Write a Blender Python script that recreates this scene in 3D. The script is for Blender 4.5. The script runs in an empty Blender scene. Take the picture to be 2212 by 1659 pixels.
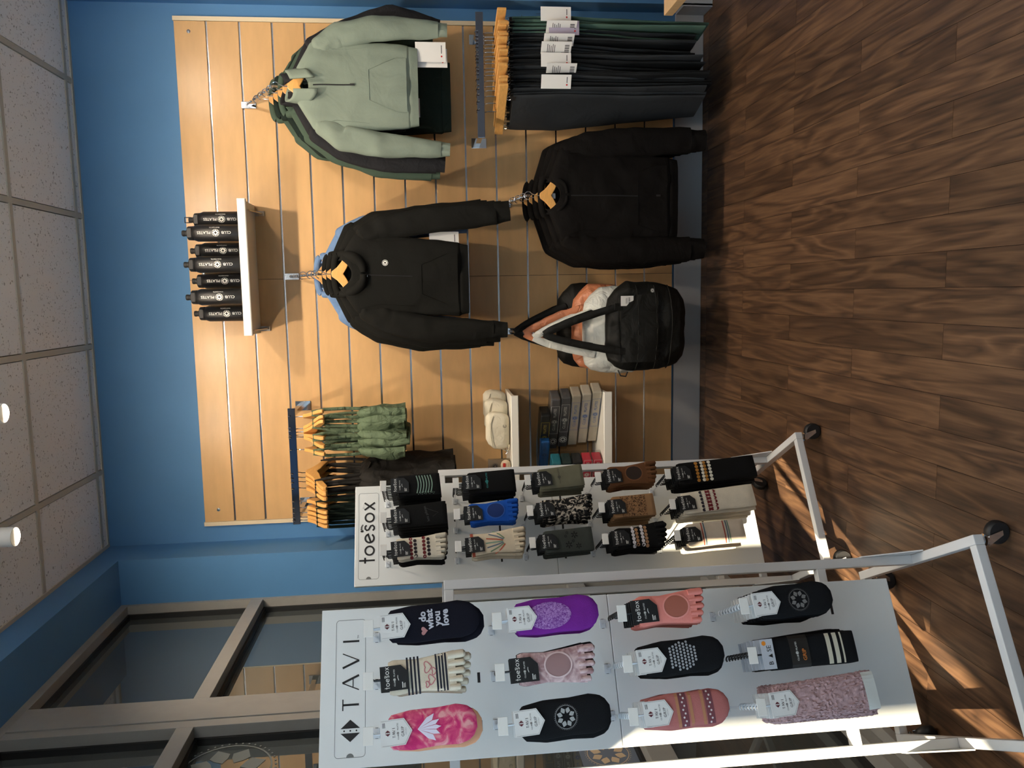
import bpy, math, random
from mathutils import Vector, Matrix, noise
PI = math.pi
scene = bpy.context.scene
col = scene.collection
random.seed(7)

# ------------------------------------------------------------------ camera
CAM = Vector((1.1299, -4.0400, 1.4288))
yaw, pitch, roll = 0.115485, 0.102829, -0.029302
F_PX = 1701.4
cy, sy, cp, sp = math.cos(yaw), math.sin(yaw), math.cos(pitch), math.sin(pitch)
fwd = Vector((-sy * cp, cy * cp, -sp)); rt = Vector((cy, sy, 0)); up = rt.cross(fwd)
c_, s_ = math.cos(roll), math.sin(roll)
rt, up = c_ * rt + s_ * up, -s_ * rt + c_ * up
cam_data = bpy.data.cameras.new('camera'); cam = bpy.data.objects.new('camera', cam_data)
col.objects.link(cam); scene.camera = cam
cam_data.sensor_width = 36.0; cam_data.lens = 36.0 * F_PX / 2212.0
cam_data.clip_start = 0.05
# the photograph was taken with the phone held on its side: the picture's right is the room's down
m = Matrix.Identity(4)
for i in range(3):
    m[i][0] = -up[i]; m[i][1] = rt[i]; m[i][2] = -fwd[i]; m[i][3] = CAM[i]
cam.matrix_world = m

# ------------------------------------------------------------------ light
world = bpy.data.worlds.new('sky'); scene.world = world; world.use_nodes = True
bg = world.node_tree.nodes['Background']
bg.inputs[0].default_value = (0.62, 0.80, 1.0, 1); bg.inputs[1].default_value = 6.0
sun_data = bpy.data.lights.new('sun', 'SUN'); sun = bpy.data.objects.new('sun', sun_data); col.objects.link(sun)
sun_data.energy = 42.0; sun_data.color = (1.0, 0.80, 0.58); sun_data.angle = 0.012
sun.rotation_euler = Vector((-0.319, -0.948, 0.66)).to_track_quat('Z', 'Y').to_euler()
cyc = scene.cycles
cyc.max_bounces = 4; cyc.diffuse_bounces = 3; cyc.glossy_bounces = 2; cyc.transmission_bounces = 2; cyc.transparent_max_bounces = 6
cyc.caustics_reflective = False; cyc.caustics_refractive = False
cyc.adaptive_threshold = 0.04
scene.view_settings.view_transform = 'Standard'
scene.view_settings.look = 'None'
scene.view_settings.gamma = 1.0
scene.view_settings.use_curve_mapping = False
scene.view_settings.exposure = 0.0
SPOT_W = 56.0
FILL_UP, FILL_DN = 17.0, 3.0

# ------------------------------------------------------------------ materials
MATS = {}
def mat(name, rgb, rough=0.6, metal=0.0, spec=0.5, var=0.0, vscale=8.0, bump=0.0, bscale=200.0, rnd=0.0, sheen=0.0, stretch=(1, 1, 1), wrinkle=0.0, wscale=16.0):
    if name in MATS: return MATS[name]
    m = bpy.data.materials.new(name); m.use_nodes = True
    nt = m.node_tree; b = nt.nodes['Principled BSDF']
    b.inputs['Base Color'].default_value = (*rgb, 1); b.inputs['Roughness'].default_value = rough
    b.inputs['Metallic'].default_value = metal; b.inputs['Specular IOR Level'].default_value = spec
    if sheen: b.inputs['Sheen Weight'].default_value = sheen
    L = nt.links
    if var or bump or rnd or wrinkle:
        tc = nt.nodes.new('ShaderNodeTexCoord'); mp = nt.nodes.new('ShaderNodeMapping')
        mp.inputs['Scale'].default_value = stretch; L.new(tc.outputs['Object'], mp.inputs['Vector'])
    src = None
    if var:
        n = nt.nodes.new('ShaderNodeTexNoise'); n.inputs['Scale'].default_value = vscale; n.inputs['Detail'].default_value = 4
        L.new(mp.outputs['Vector'], n.inputs['Vector'])
        r = nt.nodes.new('ShaderNodeValToRGB')
        r.color_ramp.elements[0].position = 0.3; r.color_ramp.elements[1].position = 0.7
        r.color_ramp.elements[0].color = (*[max(0, c * (1 - var)) for c in rgb], 1)
        r.color_ramp.elements[1].color = (*[min(1, c * (1 + var)) for c in rgb], 1)
        L.new(n.outputs['Fac'], r.inputs['Fac']); src = r.outputs['Color']
    if rnd:
        oi = nt.nodes.new('ShaderNodeObjectInfo'); mr = nt.nodes.new('ShaderNodeMapRange')
        mr.inputs['To Min'].default_value = 1 - rnd; mr.inputs['To Max'].default_value = 1 + rnd
        L.new(oi.outputs['Random'], mr.inputs['Value'])
        hs = nt.nodes.new('ShaderNodeHueSaturation')
        L.new(mr.outputs['Result'], hs.inputs['Value'])
        if src: L.new(src, hs.inputs['Color'])
        else: hs.inputs['Color'].default_value = (*rgb, 1)
        src = hs.outputs['Color']
    if src: L.new(src, b.inputs['Base Color'])
    if bump:
        n2 = nt.nodes.new('ShaderNodeTexNoise'); n2.inputs['Scale'].default_value = bscale; n2.inputs['Detail'].default_value = 3
        L.new(mp.outputs['Vector'], n2.inputs['Vector'])
        bp = nt.nodes.new('ShaderNodeBump'); bp.inputs['Strength'].default_value = bump; bp.inputs['Distance'].default_value = 0.002
        L.new(n2.outputs['Fac'], bp.inputs['Height']); L.new(bp.outputs['Normal'], b.inputs['Normal'])
    if wrinkle:
        n3 = nt.nodes.new('ShaderNodeTexNoise'); n3.inputs['Scale'].default_value = wscale; n3.inputs['Detail'].default_value = 3; n3.inputs['Distortion'].default_value = 1.0
        L.new(mp.outputs['Vector'], n3.inputs['Vector'])
        b2 = nt.nodes.new('ShaderNodeBump'); b2.inputs['Strength'].default_value = wrinkle; b2.inputs['Distance'].default_value = 0.02
        L.new(n3.outputs['Fac'], b2.inputs['Height'])
        if bump: L.new(bp.outputs['Normal'], b2.inputs['Normal'])
        L.new(b2.outputs['Normal'], b.inputs['Normal'])
    MATS[name] = m
    return m
def srgb(r, g, b):
    f = lambda c: ((c / 255 + 0.055) / 1.055) ** 2.4 if c > 10 else c / 255 / 12.92
    return (f(r), f(g), f(b))

def wood_floor_mat():
    m = bpy.data.materials.new('dark_wood_plank'); m.use_nodes = True; nt = m.node_tree; L = nt.links
    b = nt.nodes['Principled BSDF']; tc = nt.nodes.new('ShaderNodeTexCoord'); oi = nt.nodes.new('ShaderNodeObjectInfo')
    add = nt.nodes.new('ShaderNodeVectorMath'); add.operation = 'ADD'
    mul = nt.nodes.new('ShaderNodeVectorMath'); mul.operation = 'SCALE'; mul.inputs[0].default_value = (37, 91, 13)
    L.new(oi.outputs['Random'], mul.inputs['Scale']); L.new(tc.outputs['Object'], add.inputs[0]); L.new(mul.outputs[0], add.inputs[1])
    mp = nt.nodes.new('ShaderNodeMapping'); mp.inputs['Scale'].default_value = (14, 1.6, 1); L.new(add.outputs[0], mp.inputs['Vector'])
    n1 = nt.nodes.new('ShaderNodeTexNoise'); n1.inputs['Scale'].default_value = 1.0; n1.inputs['Detail'].default_value = 2.0; n1.inputs['Distortion'].default_value = 0.6
    L.new(mp.outputs[0], n1.inputs['Vector'])
    w = nt.nodes.new('ShaderNodeMath'); w.operation = 'MULTIPLY'; w.inputs[1].default_value = 9.0; L.new(n1.outputs['Fac'], w.inputs[0])
    fr = nt.nodes.new('ShaderNodeMath'); fr.operation = 'PINGPONG'; fr.inputs[1].default_value = 1.0; L.new(w.outputs[0], fr.inputs[0])
    mp2 = nt.nodes.new('ShaderNodeMapping'); mp2.inputs['Scale'].default_value = (120, 5, 1); L.new(add.outputs[0], mp2.inputs['Vector'])
    n2 = nt.nodes.new('ShaderNodeTexNoise'); n2.inputs['Scale'].default_value = 1.0; n2.inputs['Detail'].default_value = 5.0
    L.new(mp2.outputs[0], n2.inputs['Vector'])
    mx = nt.nodes.new('ShaderNodeMix'); mx.inputs[0].default_value = 0.62; L.new(fr.outputs[0], mx.inputs[2]); L.new(n2.outputs['Fac'], mx.inputs[3])
    r = nt.nodes.new('ShaderNodeValToRGB'); e = r.color_ramp.elements
    e[0].position = 0.22; e[0].color = (*srgb(58, 42, 31), 1); e[1].position = 0.75; e[1].color = (*srgb(110, 80, 55), 1)
    q = r.color_ramp.elements.new(0.48); q.color = (*srgb(85, 60, 42), 1)
    L.new(mx.outputs[0], r.inputs['Fac'])
    hs = nt.nodes.new('ShaderNodeHueSaturation'); mr = nt.nodes.new('ShaderNodeMapRange')
    mr.inputs['To Min'].default_value = 0.78; mr.inputs['To Max'].default_value = 1.12
    L.new(oi.outputs['Random'], mr.inputs['Value']); L.new(mr.outputs[0], hs.inputs['Value']); L.new(r.outputs['Color'], hs.inputs['Color'])
    hs.inputs['Saturation'].default_value = 0.95
    L.new(hs.outputs['Color'], b.inputs['Base Color'])
    b.inputs['Roughness'].default_value = 0.42; b.inputs['Specular IOR Level'].default_value = 0.35
    bp = nt.nodes.new('ShaderNodeBump'); bp.inputs['Strength'].default_value = 0.08; bp.inputs['Distance'].default_value = 0.001
    L.new(n2.outputs['Fac'], bp.inputs['Height']); L.new(bp.outputs[0], b.inputs['Normal'])
    MATS['floor'] = m
    return m

def speckle_mat():
    m = bpy.data.materials.new('ceiling_tile_fissured'); m.use_nodes = True; nt = m.node_tree; L = nt.links
    b = nt.nodes['Principled BSDF']; tc = nt.nodes.new('ShaderNodeTexCoord')
    n = nt.nodes.new('ShaderNodeTexNoise'); n.inputs['Scale'].default_value = 95; n.inputs['Detail'].default_value = 2
    L.new(tc.outputs['Object'], n.inputs['Vector'])
    r = nt.nodes.new('ShaderNodeValToRGB'); r.color_ramp.elements[0].position = 0.30; r.color_ramp.elements[1].position = 0.37
    r.color_ramp.elements[0].color = (0.38, 0.36, 0.34, 1); r.color_ramp.elements[1].color = (0.90, 0.89, 0.88, 1)
    L.new(n.outputs['Fac'], r.inputs['Fac']); L.new(r.outputs['Color'], b.inputs['Base Color']); b.inputs['Roughness'].default_value = 0.9
    bp = nt.nodes.new('ShaderNodeBump'); bp.inputs['Strength'].default_value = 0.3; bp.inputs['Distance'].default_value = 0.002
    L.new(r.outputs['Color'], bp.inputs['Height']); L.new(bp.outputs[0], b.inputs['Normal'])
    return m

def glass_mat(name, tint, ior, solid):
    m = bpy.data.materials.new(name); m.use_nodes = True; nt = m.node_tree; L = nt.links
    nt.nodes.remove(nt.nodes['Principled BSDF']); out = nt.nodes['Material Output']
    gl = nt.nodes.new('ShaderNodeBsdfGlossy'); gl.inputs['Roughness'].default_value = 0.0
    gl.inputs['Color'].default_value = (0.92, 0.95, 0.93, 1)
    if solid:
        tr = nt.nodes.new('ShaderNodeBsdfDiffuse'); tr.inputs['Color'].default_value = (*tint, 1)
    else:
        tr = nt.nodes.new('ShaderNodeBsdfTransparent'); tr.inputs['Color'].default_value = (*tint, 1)
    if solid:
        fr = nt.nodes.new('ShaderNodeFresnel'); fr.inputs['IOR'].default_value = ior
    else:                                            # thin sheet: same reflectance seen from either side
        lw = nt.nodes.new('ShaderNodeLayerWeight'); pw = nt.nodes.new('ShaderNodeMath'); pw.operation = 'POWER'; pw.inputs[1].default_value = 4.0
        L.new(lw.outputs['Facing'], pw.inputs[0]); lw.inputs['Blend'].default_value = 0.5
        fr = nt.nodes.new('ShaderNodeMath'); fr.operation = 'MULTIPLY_ADD'; fr.inputs[1].default_value = 0.55; fr.inputs[2].default_value = 0.04; L.new(pw.outputs[0], fr.inputs[0])
    mx = nt.nodes.new('ShaderNodeMixShader'); L.new(fr.outputs[0], mx.inputs[0]); L.new(tr.outputs[0], mx.inputs[1]); L.new(gl.outputs[0], mx.inputs[2])
    L.new(mx.outputs[0], out.inputs['Surface'])
    return m

def emit_mat(name, rgb, s):
    m = bpy.data.materials.new(name); m.use_nodes = True; b = m.node_tree.nodes['Principled BSDF']
    b.inputs['Emission Color'].default_value = (*rgb, 1); b.inputs['Emission Strength'].default_value = s
    return m

M_blue = mat('blue_paint', srgb(80, 132, 182), 0.62, var=0.04, vscale=3, bump=0.12, bscale=260)
M_slat = mat('maple_laminate', srgb(212, 170, 118), 0.32, spec=0.35, var=0.07, vscale=5, rnd=0.03, stretch=(1, 1, 3.5))
M_edge = mat('pale_edge_trim', srgb(226, 208, 176), 0.45)
M_alu = mat('aluminium_groove', (0.52, 0.52, 0.54), 0.24, metal=1.0)
M_base = mat('grey_vinyl_base', srgb(172, 174, 178), 0.4)
M_frame = mat('window_bronze_grey', srgb(150, 149, 145), 0.45, spec=0.5, var=0.04, vscale=20)
M_gasket = mat('black_gasket', (0.008, 0.009, 0.01), 0.5)
M_tile = speckle_mat()
M_tee = mat('ceiling_tee', srgb(186, 182, 170), 0.6)
M_white = mat('white_plastic', srgb(236, 234, 228), 0.4)
M_shelf = mat('white_shelf', srgb(238, 235, 226), 0.35)
M_chrome = mat('chrome', (0.78, 0.79, 0.82), 0.09, metal=1.0)
M_hwood = mat('hanger_beech', srgb(222, 166, 94), 0.38, var=0.10, vscale=14, rnd=0.06, stretch=(3, 3, 14))
M_bench = mat('bench_beech', srgb(214, 176, 128), 0.45, var=0.06, vscale=10, stretch=(2, 12, 2))
M_rack = mat('rack_powder_coat', srgb(222, 223, 224), 0.34, spec=0.5)
M_panel = mat('rack_white_panel', srgb(236, 239, 238), 0.30, spec=0.5)
M_black = mat('matte_black', (0.012, 0.012, 0.013), 0.5)
M_ink = mat('black_ink', (0.010, 0.010, 0.011), 0.6)
M_wink = mat('white_print', srgb(236, 236, 230), 0.6)
M_card = mat('white_card', srgb(232, 231, 228), 0.5)
M_kcard = mat('black_card', (0.011, 0.012, 0.013), 0.42)
M_bottle = mat('black_powder_bottle', (0.010, 0.010, 0.011), 0.40, bump=0.1, bscale=900)
M_clear = mat('clear_hook_plastic', srgb(220, 226, 232), 0.2)
M_blk_fab = mat('black_fleece', srgb(24, 24, 22), 0.9, spec=0.15, bump=0.3, bscale=420, wrinkle=0.25, wscale=9)
M_lkn = mat('black_knit_jacket', srgb(17, 15, 14), 0.85, spec=0.12, bump=0.25, bscale=300, wrinkle=0.35, wscale=11)
M_char_fab = mat('charcoal_fleece', srgb(40, 40, 43), 0.9, spec=0.15, bump=0.3, bscale=420, wrinkle=0.45)
M_sage = mat('sage_fleece', srgb(126, 138, 126), 0.9, spec=0.2, var=0.05, vscale=10, bump=0.3, bscale=420, wrinkle=0.26, wscale=8)
M_green = mat('forest_fleece', srgb(68, 84, 72), 0.9, spec=0.2, bump=0.3, bscale=420, wrinkle=0.2, wscale=9)
M_dgreen = mat('dark_green_fleece', srgb(30, 40, 36), 0.9, spec=0.15, bump=0.3, bscale=420, wrinkle=0.45)
M_sky = mat('powder_blue_fleece', srgb(108, 136, 176), 0.9, spec=0.2, bump=0.3, bscale=420, wrinkle=0.45)
M_tank = mat('olive_green_jersey', srgb(92, 108, 84), 0.75, spec=0.3, var=0.05, vscale=12, wrinkle=0.9, wscale=20)
M_ktank = mat('black_jersey', srgb(36, 34, 32), 0.8, spec=0.2, wrinkle=0.6, wscale=12)
M_leg = mat('black_legging', srgb(20, 22, 24), 0.6, spec=0.3, wrinkle=0.25, wscale=7)
M_nleg = mat('ink_legging', srgb(42, 45, 48), 0.6, spec=0.3, wrinkle=0.25, wscale=7)
M_gleg = mat('spruce_legging', srgb(78, 104, 92), 0.6, spec=0.3, wrinkle=0.25, wscale=7)
M_copper = mat('copper_nylon', srgb(196, 124, 88), 0.42, var=0.08, vscale=9, wrinkle=0.8, wscale=14)
M_silver = mat('pale_grey_nylon', srgb(206, 208, 202), 0.42, var=0.06, vscale=9, wrinkle=0.8, wscale=14)
M_knyl = mat('black_nylon', srgb(20, 20, 18), 0.6, spec=0.2, bump=0.2, bscale=300, wrinkle=0.6, wscale=9)
M_cream = mat('cream_canvas', srgb(222, 214, 192), 0.7, bump=0.2, bscale=400, wrinkle=0.35, wscale=22)
M_neutral = mat('grey_paint', srgb(176, 176, 174), 0.7)
M_smoke = mat('smoked_chrome', (0.30, 0.31, 0.37), 0.10, metal=1.0)
# ------------------------------------------------------------------ mesh helpers
class MB:
    def __init__(s): s.v = []; s.f = []
    def add(s, v, f):
        o = len(s.v); s.v += [tuple(p) for p in v]; s.f += [tuple(i + o for i in q) for q in f]; return s
    def box(s, x0, x1, y0, y1, z0, z1):
        return s.add([(x0, y0, z0), (x1, y0, z0), (x1, y1, z0), (x0, y1, z0), (x0, y0, z1), (x1, y0, z1), (x1, y1, z1), (x0, y1, z1)],
                     [(0, 3, 2, 1), (4, 5, 6, 7), (0, 1, 5, 4), (1, 2, 6, 5), (2, 3, 7, 6), (3, 0, 4, 7)])
    def cbox(s, c, d): return s.box(c[0] - d[0] / 2, c[0] + d[0] / 2, c[1] - d[1] / 2, c[1] + d[1] / 2, c[2] - d[2] / 2, c[2] + d[2] / 2)
    def bar(s, a, b, w, h, upv=(0, 0, 1)):
        a, b = Vector(a), Vector(b); d = (b - a).normalized(); u = Vector(upv); r = d.cross(u).normalized(); u = r.cross(d)
        vs = [p + r * (i * w / 2) + u * (j * h / 2) for p in (a, b) for i, j in ((-1, -1), (1, -1), (1, 1), (-1, 1))]
        return s.add(vs, [(0, 1, 2, 3), (7, 6, 5, 4), (0, 4, 5, 1), (1, 5, 6, 2), (2, 6, 7, 3), (3, 7, 4, 0)])
    def tube(s, path, r, n=8, closed=False, flat=1.0):
        P = [Vector(p) for p in path]; N = len(P); rs = r if isinstance(r, (list, tuple)) else [r] * N
        vs = []; prev = None
        for i, p in enumerate(P):
            if closed: t = P[(i + 1) % N] - P[i - 1]
            else: t = P[min(i + 1, N - 1)] - P[max(i - 1, 0)]
            t.normalize()
            if prev is None:
                a = Vector((0, 0, 1)) if abs(t.z) < 0.9 else Vector((1, 0, 0)); u = t.cross(a).normalized()
            else: u = (prev - t * prev.dot(t)).normalized()
            prev = u; w = t.cross(u)
            vs += [p + (u * math.cos(2 * PI * k / n) + w * math.sin(2 * PI * k / n) * flat) * rs[i] for k in range(n)]
        fs = []
        for i in range(N if closed else N - 1):
            a, b = i * n, ((i + 1) % N) * n
            fs += [(a + k, b + k, b + (k + 1) % n, a + (k + 1) % n) for k in range(n)]
        if not closed: fs += [tuple(range(n)), tuple(reversed(range((N - 1) * n, N * n)))]
        return s.add(vs, fs)
    def lathe(s, prof, n=24, c=(0, 0, 0)):
        vs = [(c[0] + r * math.cos(2 * PI * k / n), c[1] + r * math.sin(2 * PI * k / n), c[2] + z) for r, z in prof for k in range(n)]
        fs = []
        for i in range(len(prof) - 1):
            fs += [(i * n + k, i * n + (k + 1) % n, (i + 1) * n + (k + 1) % n, (i + 1) * n + k) for k in range(n)]
        fs += [tuple(reversed(range(n))), tuple(range((len(prof) - 1) * n, len(prof) * n))]
        return s.add(vs, fs)
    def prism(s, poly, t0, t1, axis='y'):
        n = len(poly)
        f = {'y': lambda a, b, t: (a, t, b), 'x': lambda a, b, t: (t, a, b), 'z': lambda a, b, t: (a, b, t)}[axis]
        vs = [f(a, b, t0) for a, b in poly] + [f(a, b, t1) for a, b in poly]
        return s.add(vs, [tuple(range(n)), tuple(reversed(range(n, 2 * n)))] + [(i, i + n, (i + 1) % n + n, (i + 1) % n) for i in range(n)])
    def loft(s, loops, cap=True):
        n = len(loops[0]); vs = [p for l in loops for p in l]; fs = []
        for i in range(len(loops) - 1):
            fs += [(i * n + k, i * n + (k + 1) % n, (i + 1) * n + (k + 1) % n, (i + 1) * n + k) for k in range(n)]
        if cap: fs += [tuple(reversed(range(n))), tuple(range((len(loops) - 1) * n, len(loops) * n))]
        return s.add(vs, fs)
    def sheet(s, grid):
        r, c = len(grid), len(grid[0]); vs = [p for g in grid for p in g]
        return s.add(vs, [(i * c + j, i * c + j + 1, (i + 1) * c + j + 1, (i + 1) * c + j) for i in range(r - 1) for j in range(c - 1)])
    def ball(s, c, r, n=10, m=6):
        rx, ry, rz = r if isinstance(r, (tuple, list)) else (r, r, r)
        loops = []
        for i in range(1, m):
            a = PI * i / m
            loops.append([(c[0] + rx * math.sin(a) * math.cos(2 * PI * k / n), c[1] + ry * math.sin(a) * math.sin(2 * PI * k / n), c[2] - rz * math.cos(a)) for k in range(n)])
        return s.loft(loops)
    def map(s, fn): s.v = [tuple(fn(*p)) for p in s.v]; return s
    def xf(s, M): s.v = [tuple(M @ Vector(p)) for p in s.v]; return s
    def mesh(s, name, smooth=False):
        me = bpy.data.meshes.new(name); me.from_pydata(s.v, [], s.f); me.update()
        if smooth:
            me.polygons.foreach_set('use_smooth', [True] * len(me.polygons)); me.set_sharp_from_angle(angle=math.radians(42))
        return me
    def build(s, name, m, parent=None, smooth=False, bevel=0.0, loc=None, rot=None):
        return put(name, s.mesh(name, smooth), m, parent, bevel, loc, rot)

def put(name, me, m, parent=None, bevel=0.0, loc=None, rot=None):
    o = bpy.data.objects.new(name, me); col.objects.link(o)
    if m and not me.materials: me.materials.append(m)
    if parent: o.parent = parent
    if loc: o.location = loc
    if rot: o.rotation_euler = rot
    if bevel:
        b = o.modifiers.new('bevel', 'BEVEL'); b.width = bevel; b.segments = 2; b.limit_method = 'ANGLE'
    return o
def tag(o, label, cat, group=None):
    o['label'] = label; o['category'] = cat
    if group: o['group'] = group
    return o
def thing(name, label, cat, loc=(0, 0, 0), rz=0.0, group=None):
    o = bpy.data.objects.new(name, None); o.empty_display_size = 0.03; col.objects.link(o)
    o.location = loc; o.rotation_euler = (0, 0, rz)
    return tag(o, label, cat, group)
def struct(o): o['kind'] = 'structure'; return o
def copy_tree(o, parent=None):
    c = o.copy(); col.objects.link(c); c.parent = parent
    for ch in o.children: copy_tree(ch, c)
    return c
def lerp(a, b, t): return a + (b - a) * t
def keyed(keys, t):
    for a, b in zip(keys, keys[1:]):
        if t <= b[0]:
            u = (t - a[0]) / max(1e-9, b[0] - a[0]); u = u * u * (3 - 2 * u) * 0.5 + u * 0.5
            return [lerp(p, q, u) for p, q in zip(a[1:], b[1:])]
    return list(keys[-1][1:])
def nz(x, y, z, s=0.0): return noise.noise(Vector((x + s, y + 3.1 * s, z - 1.7 * s)))

# ------------------------------------------------------------------ flat lettering and emblems (2-D pieces)
TXT = {}
def text2d(body, size=1.0, bold=0.0, spacing=1.0, align='CENTER'):
    k = (body, bold, spacing, align)
    if k not in TXT:
        cu = bpy.data.curves.new('t', 'FONT'); cu.body = body; cu.size = 1.0; cu.align_x = align; cu.align_y = 'CENTER'
        cu.space_character = spacing; cu.offset = bold; cu.resolution_u = 2
        ob = bpy.data.objects.new('t', cu); me = bpy.data.meshes.new_from_object(ob)
        TXT[k] = ([(v.co.x, v.co.y) for v in me.vertices], [tuple(p.vertices) for p in me.polygons])
        bpy.data.objects.remove(ob); bpy.data.curves.remove(cu); bpy.data.meshes.remove(me)
    v, f = TXT[k]
    return [(x * size, y * size) for x, y in v], f
class Flat:
    """2-D pieces in (a, b), mapped onto a surface later."""
    def __init__(s): s.v = []; s.f = []
    def add(s, v, f, dx=0, dy=0, rot=0):
        o = len(s.v); c, n = math.cos(rot), math.sin(rot)
        s.v += [(dx + x * c - y * n, dy + x * n + y * c) for x, y in v]; s.f += [tuple(i + o for i in q) for q in f]; return s
    def text(s, body, dx, dy, size, rot=0, **k): v, f = text2d(body, size, **k); return s.add(v, f, dx, dy, rot)
    def poly(s, p): return s.add(p, [tuple(range(len(p)))])
    def rect(s, x0, x1, y0, y1, nx=1):
        for i in range(nx):
            a, b = lerp(x0, x1, i / nx), lerp(x0, x1, (i + 1) / nx); s.poly([(a, y0), (b, y0), (b, y1), (a, y1)])
        return s
    def disc(s, x, y, r, n=18, ry=None): return s.poly([(x + r * math.cos(2 * PI * k / n), y + (ry or r) * math.sin(2 * PI * k / n)) for k in range(n)])
    def oval(s, x, y, rx, ry, n=28, m=7):
        s.disc(x, y, rx / m, n, ry / m)
        for i in range(1, m):
            k = [2 * PI * j / n for j in range(n + 1)]
            v = [(x + rx * q * math.cos(a), y + ry * q * math.sin(a)) for q in (i / m, (i + 1) / m) for a in k]
            s.add(v, [(j, n + 1 + j, n + 2 + j, j + 1) for j in range(n)])
        return s
    def ring(s, x, y, r0, r1, n=32, a0=0.0, a1=2 * PI):
        k = [a0 + (a1 - a0) * i / n for i in range(n + 1)]
        v = [(x + r0 * math.cos(a), y + r0 * math.sin(a)) for a in k] + [(x + r1 * math.cos(a), y + r1 * math.sin(a)) for a in k]
        return s.add(v, [(i, n + 1 + i, n + 2 + i, i + 1) for i in range(n)])
    def stroke(s, pts, w):
        n = len(pts); L = []; R = []
        for i in range(n):
            ax, ay = pts[max(0, i - 1)]; bx, by = pts[min(n - 1, i + 1)]; d = math.hypot(bx - ax, by - ay) or 1
            ox, oy = -(by - ay) / d * w / 2, (bx - ax) / d * w / 2
            L.append((pts[i][0] + ox, pts[i][1] + oy)); R.append((pts[i][0] - ox, pts[i][1] - oy))
        return s.add(L + R, [(i, n + i, n + i + 1, i + 1) for i in range(n - 1)])
    def gear(s, x, y, r, rot=0.0):
        """ring with an eight-lobed blossom whose centre is open"""
        s.ring(x, y, r * 0.90, r, 36); n = 8; pr = []; q = []
        for k in range(n * 4):
            a = rot + 2 * PI * k / (n * 4); rr = [0.78, 0.76, 0.50, 0.76][k % 4] * r
            pr.append((x + rr * math.cos(a), y + rr * math.sin(a))); q.append((x + 0.30 * r * math.cos(a), y + 0.30 * r * math.sin(a)))
        m = len(pr)
        return s.add(pr + q, [(i, (i + 1) % m, m + (i + 1) % m, m + i) for i in range(m)])
    def lotus(s, x, y, r, dots=True):
        for k in range(8):
            a = PI / 8 + 2 * PI * k / 8; f = lambda rr, da: (x + rr * r * math.cos(a + da), y + rr * r * math.sin(a + da))
            s.poly([f(0.30, 0), f(0.46, 0.30), f(0.62, 0.34), f(0.82, 0), f(0.62, -0.34), f(0.46, -0.30)])
        s.ring(x, y, r * 0.90, r * 0.935, 40)
        if dots:
            for k in range(44): a = 2 * PI * k / 44; s.disc(x + r * math.cos(a), y + r * math.sin(a), r * 0.026, 5)
        return s
    def on(s, fn):
        mb = MB(); mb.v = [tuple(fn(a, b)) for a, b in s.v]; mb.f = s.f[:]; return mb
def plane_xz(y): return lambda a, b: (a, y, b)
def toesox(fl, x, y, h, w):
    """lower-case wordmark: t o e s o x with five toe dots above the s; h = x-height"""
    st = h * 0.172; r = h * 0.5 - st / 2; sp = h * 1.13; X = x
    fl.stroke([(X, y + h * 0.98), (X, y - h * 0.5)], st); fl.stroke([(X - h * 0.28, y + h * 0.42), (X + h * 0.28, y + h * 0.42)], st)
    X += sp * 0.83; fl.ring(X, y, r - st / 2, r + st / 2, 28)
    X += sp * 1.06; fl.ring(X, y, r - st / 2, r + st / 2, 26, -0.6 + 0.75, 2 * PI - 0.55); fl.stroke([(X - r, y - h * 0.12), (X + r, y + h * 0.16)], st)
    X += sp * 0.90
    sc = [(X + 0.27 * h, y + 0.30 * h), (X + 0.12 * h, y + 0.43 * h), (X - 0.08 * h, y + 0.43 * h), (X - 0.24 * h, y + 0.28 * h), (X - 0.18 * h, y + 0.10 * h), (X, y),
          (X + 0.20 * h, y - 0.11 * h), (X + 0.25 * h, y - 0.28 * h), (X + 0.09 * h, y - 0.43 * h), (X - 0.10 * h, y - 0.43 * h), (X - 0.27 * h, y - 0.30 * h)]
    fl.stroke(sc, st)
    for k, (dx, dy, rr) in enumerate(((-0.30, 0.72, 0.115), (-0.09, 0.79, 0.072), (0.06, 0.78, 0.064), (0.19, 0.74, 0.058), (0.30, 0.67, 0.05))):
        fl.disc(X + dx * h, y + dy * h, rr * h, 10, rr * h * 1.35)
    X += sp * 0.90; fl.ring(X, y, r - st / 2, r + st / 2, 28)
    X += sp * 1.0; fl.stroke([(X - 0.36 * h, y + 0.5 * h), (X + 0.36 * h, y - 0.5 * h)], st); fl.stroke([(X + 0.36 * h, y + 0.5 * h), (X - 0.36 * h, y - 0.5 * h)], st)
    return fl
def tavi_letters(fl, y, h, xs, st):
    """thin-and-thick capitals T A V I at the given x positions"""
    t, a, v, i = xs
    fl.stroke([(t - 0.32 * h, y + 0.46 * h), (t + 0.32 * h, y + 0.46 * h)], st * 0.6); fl.stroke([(t, y + 0.48 * h), (t, y - 0.5 * h)], st)
    fl.stroke([(a - 0.42 * h, y - 0.5 * h), (a, y + 0.5 * h)], st * 0.5); fl.stroke([(a, y + 0.5 * h), (a + 0.42 * h, y - 0.5 * h)], st * 1.05)
    fl.stroke([(a - 0.26 * h, y - 0.14 * h), (a + 0.26 * h, y - 0.14 * h)], st * 0.5)
    fl.stroke([(v - 0.42 * h, y + 0.5 * h), (v, y - 0.5 * h)], st * 1.05); fl.stroke([(v, y - 0.5 * h), (v + 0.42 * h, y + 0.5 * h)], st * 0.5)
    fl.stroke([(i, y - 0.5 * h), (i, y + 0.5 * h)], st)
    return fl
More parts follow.
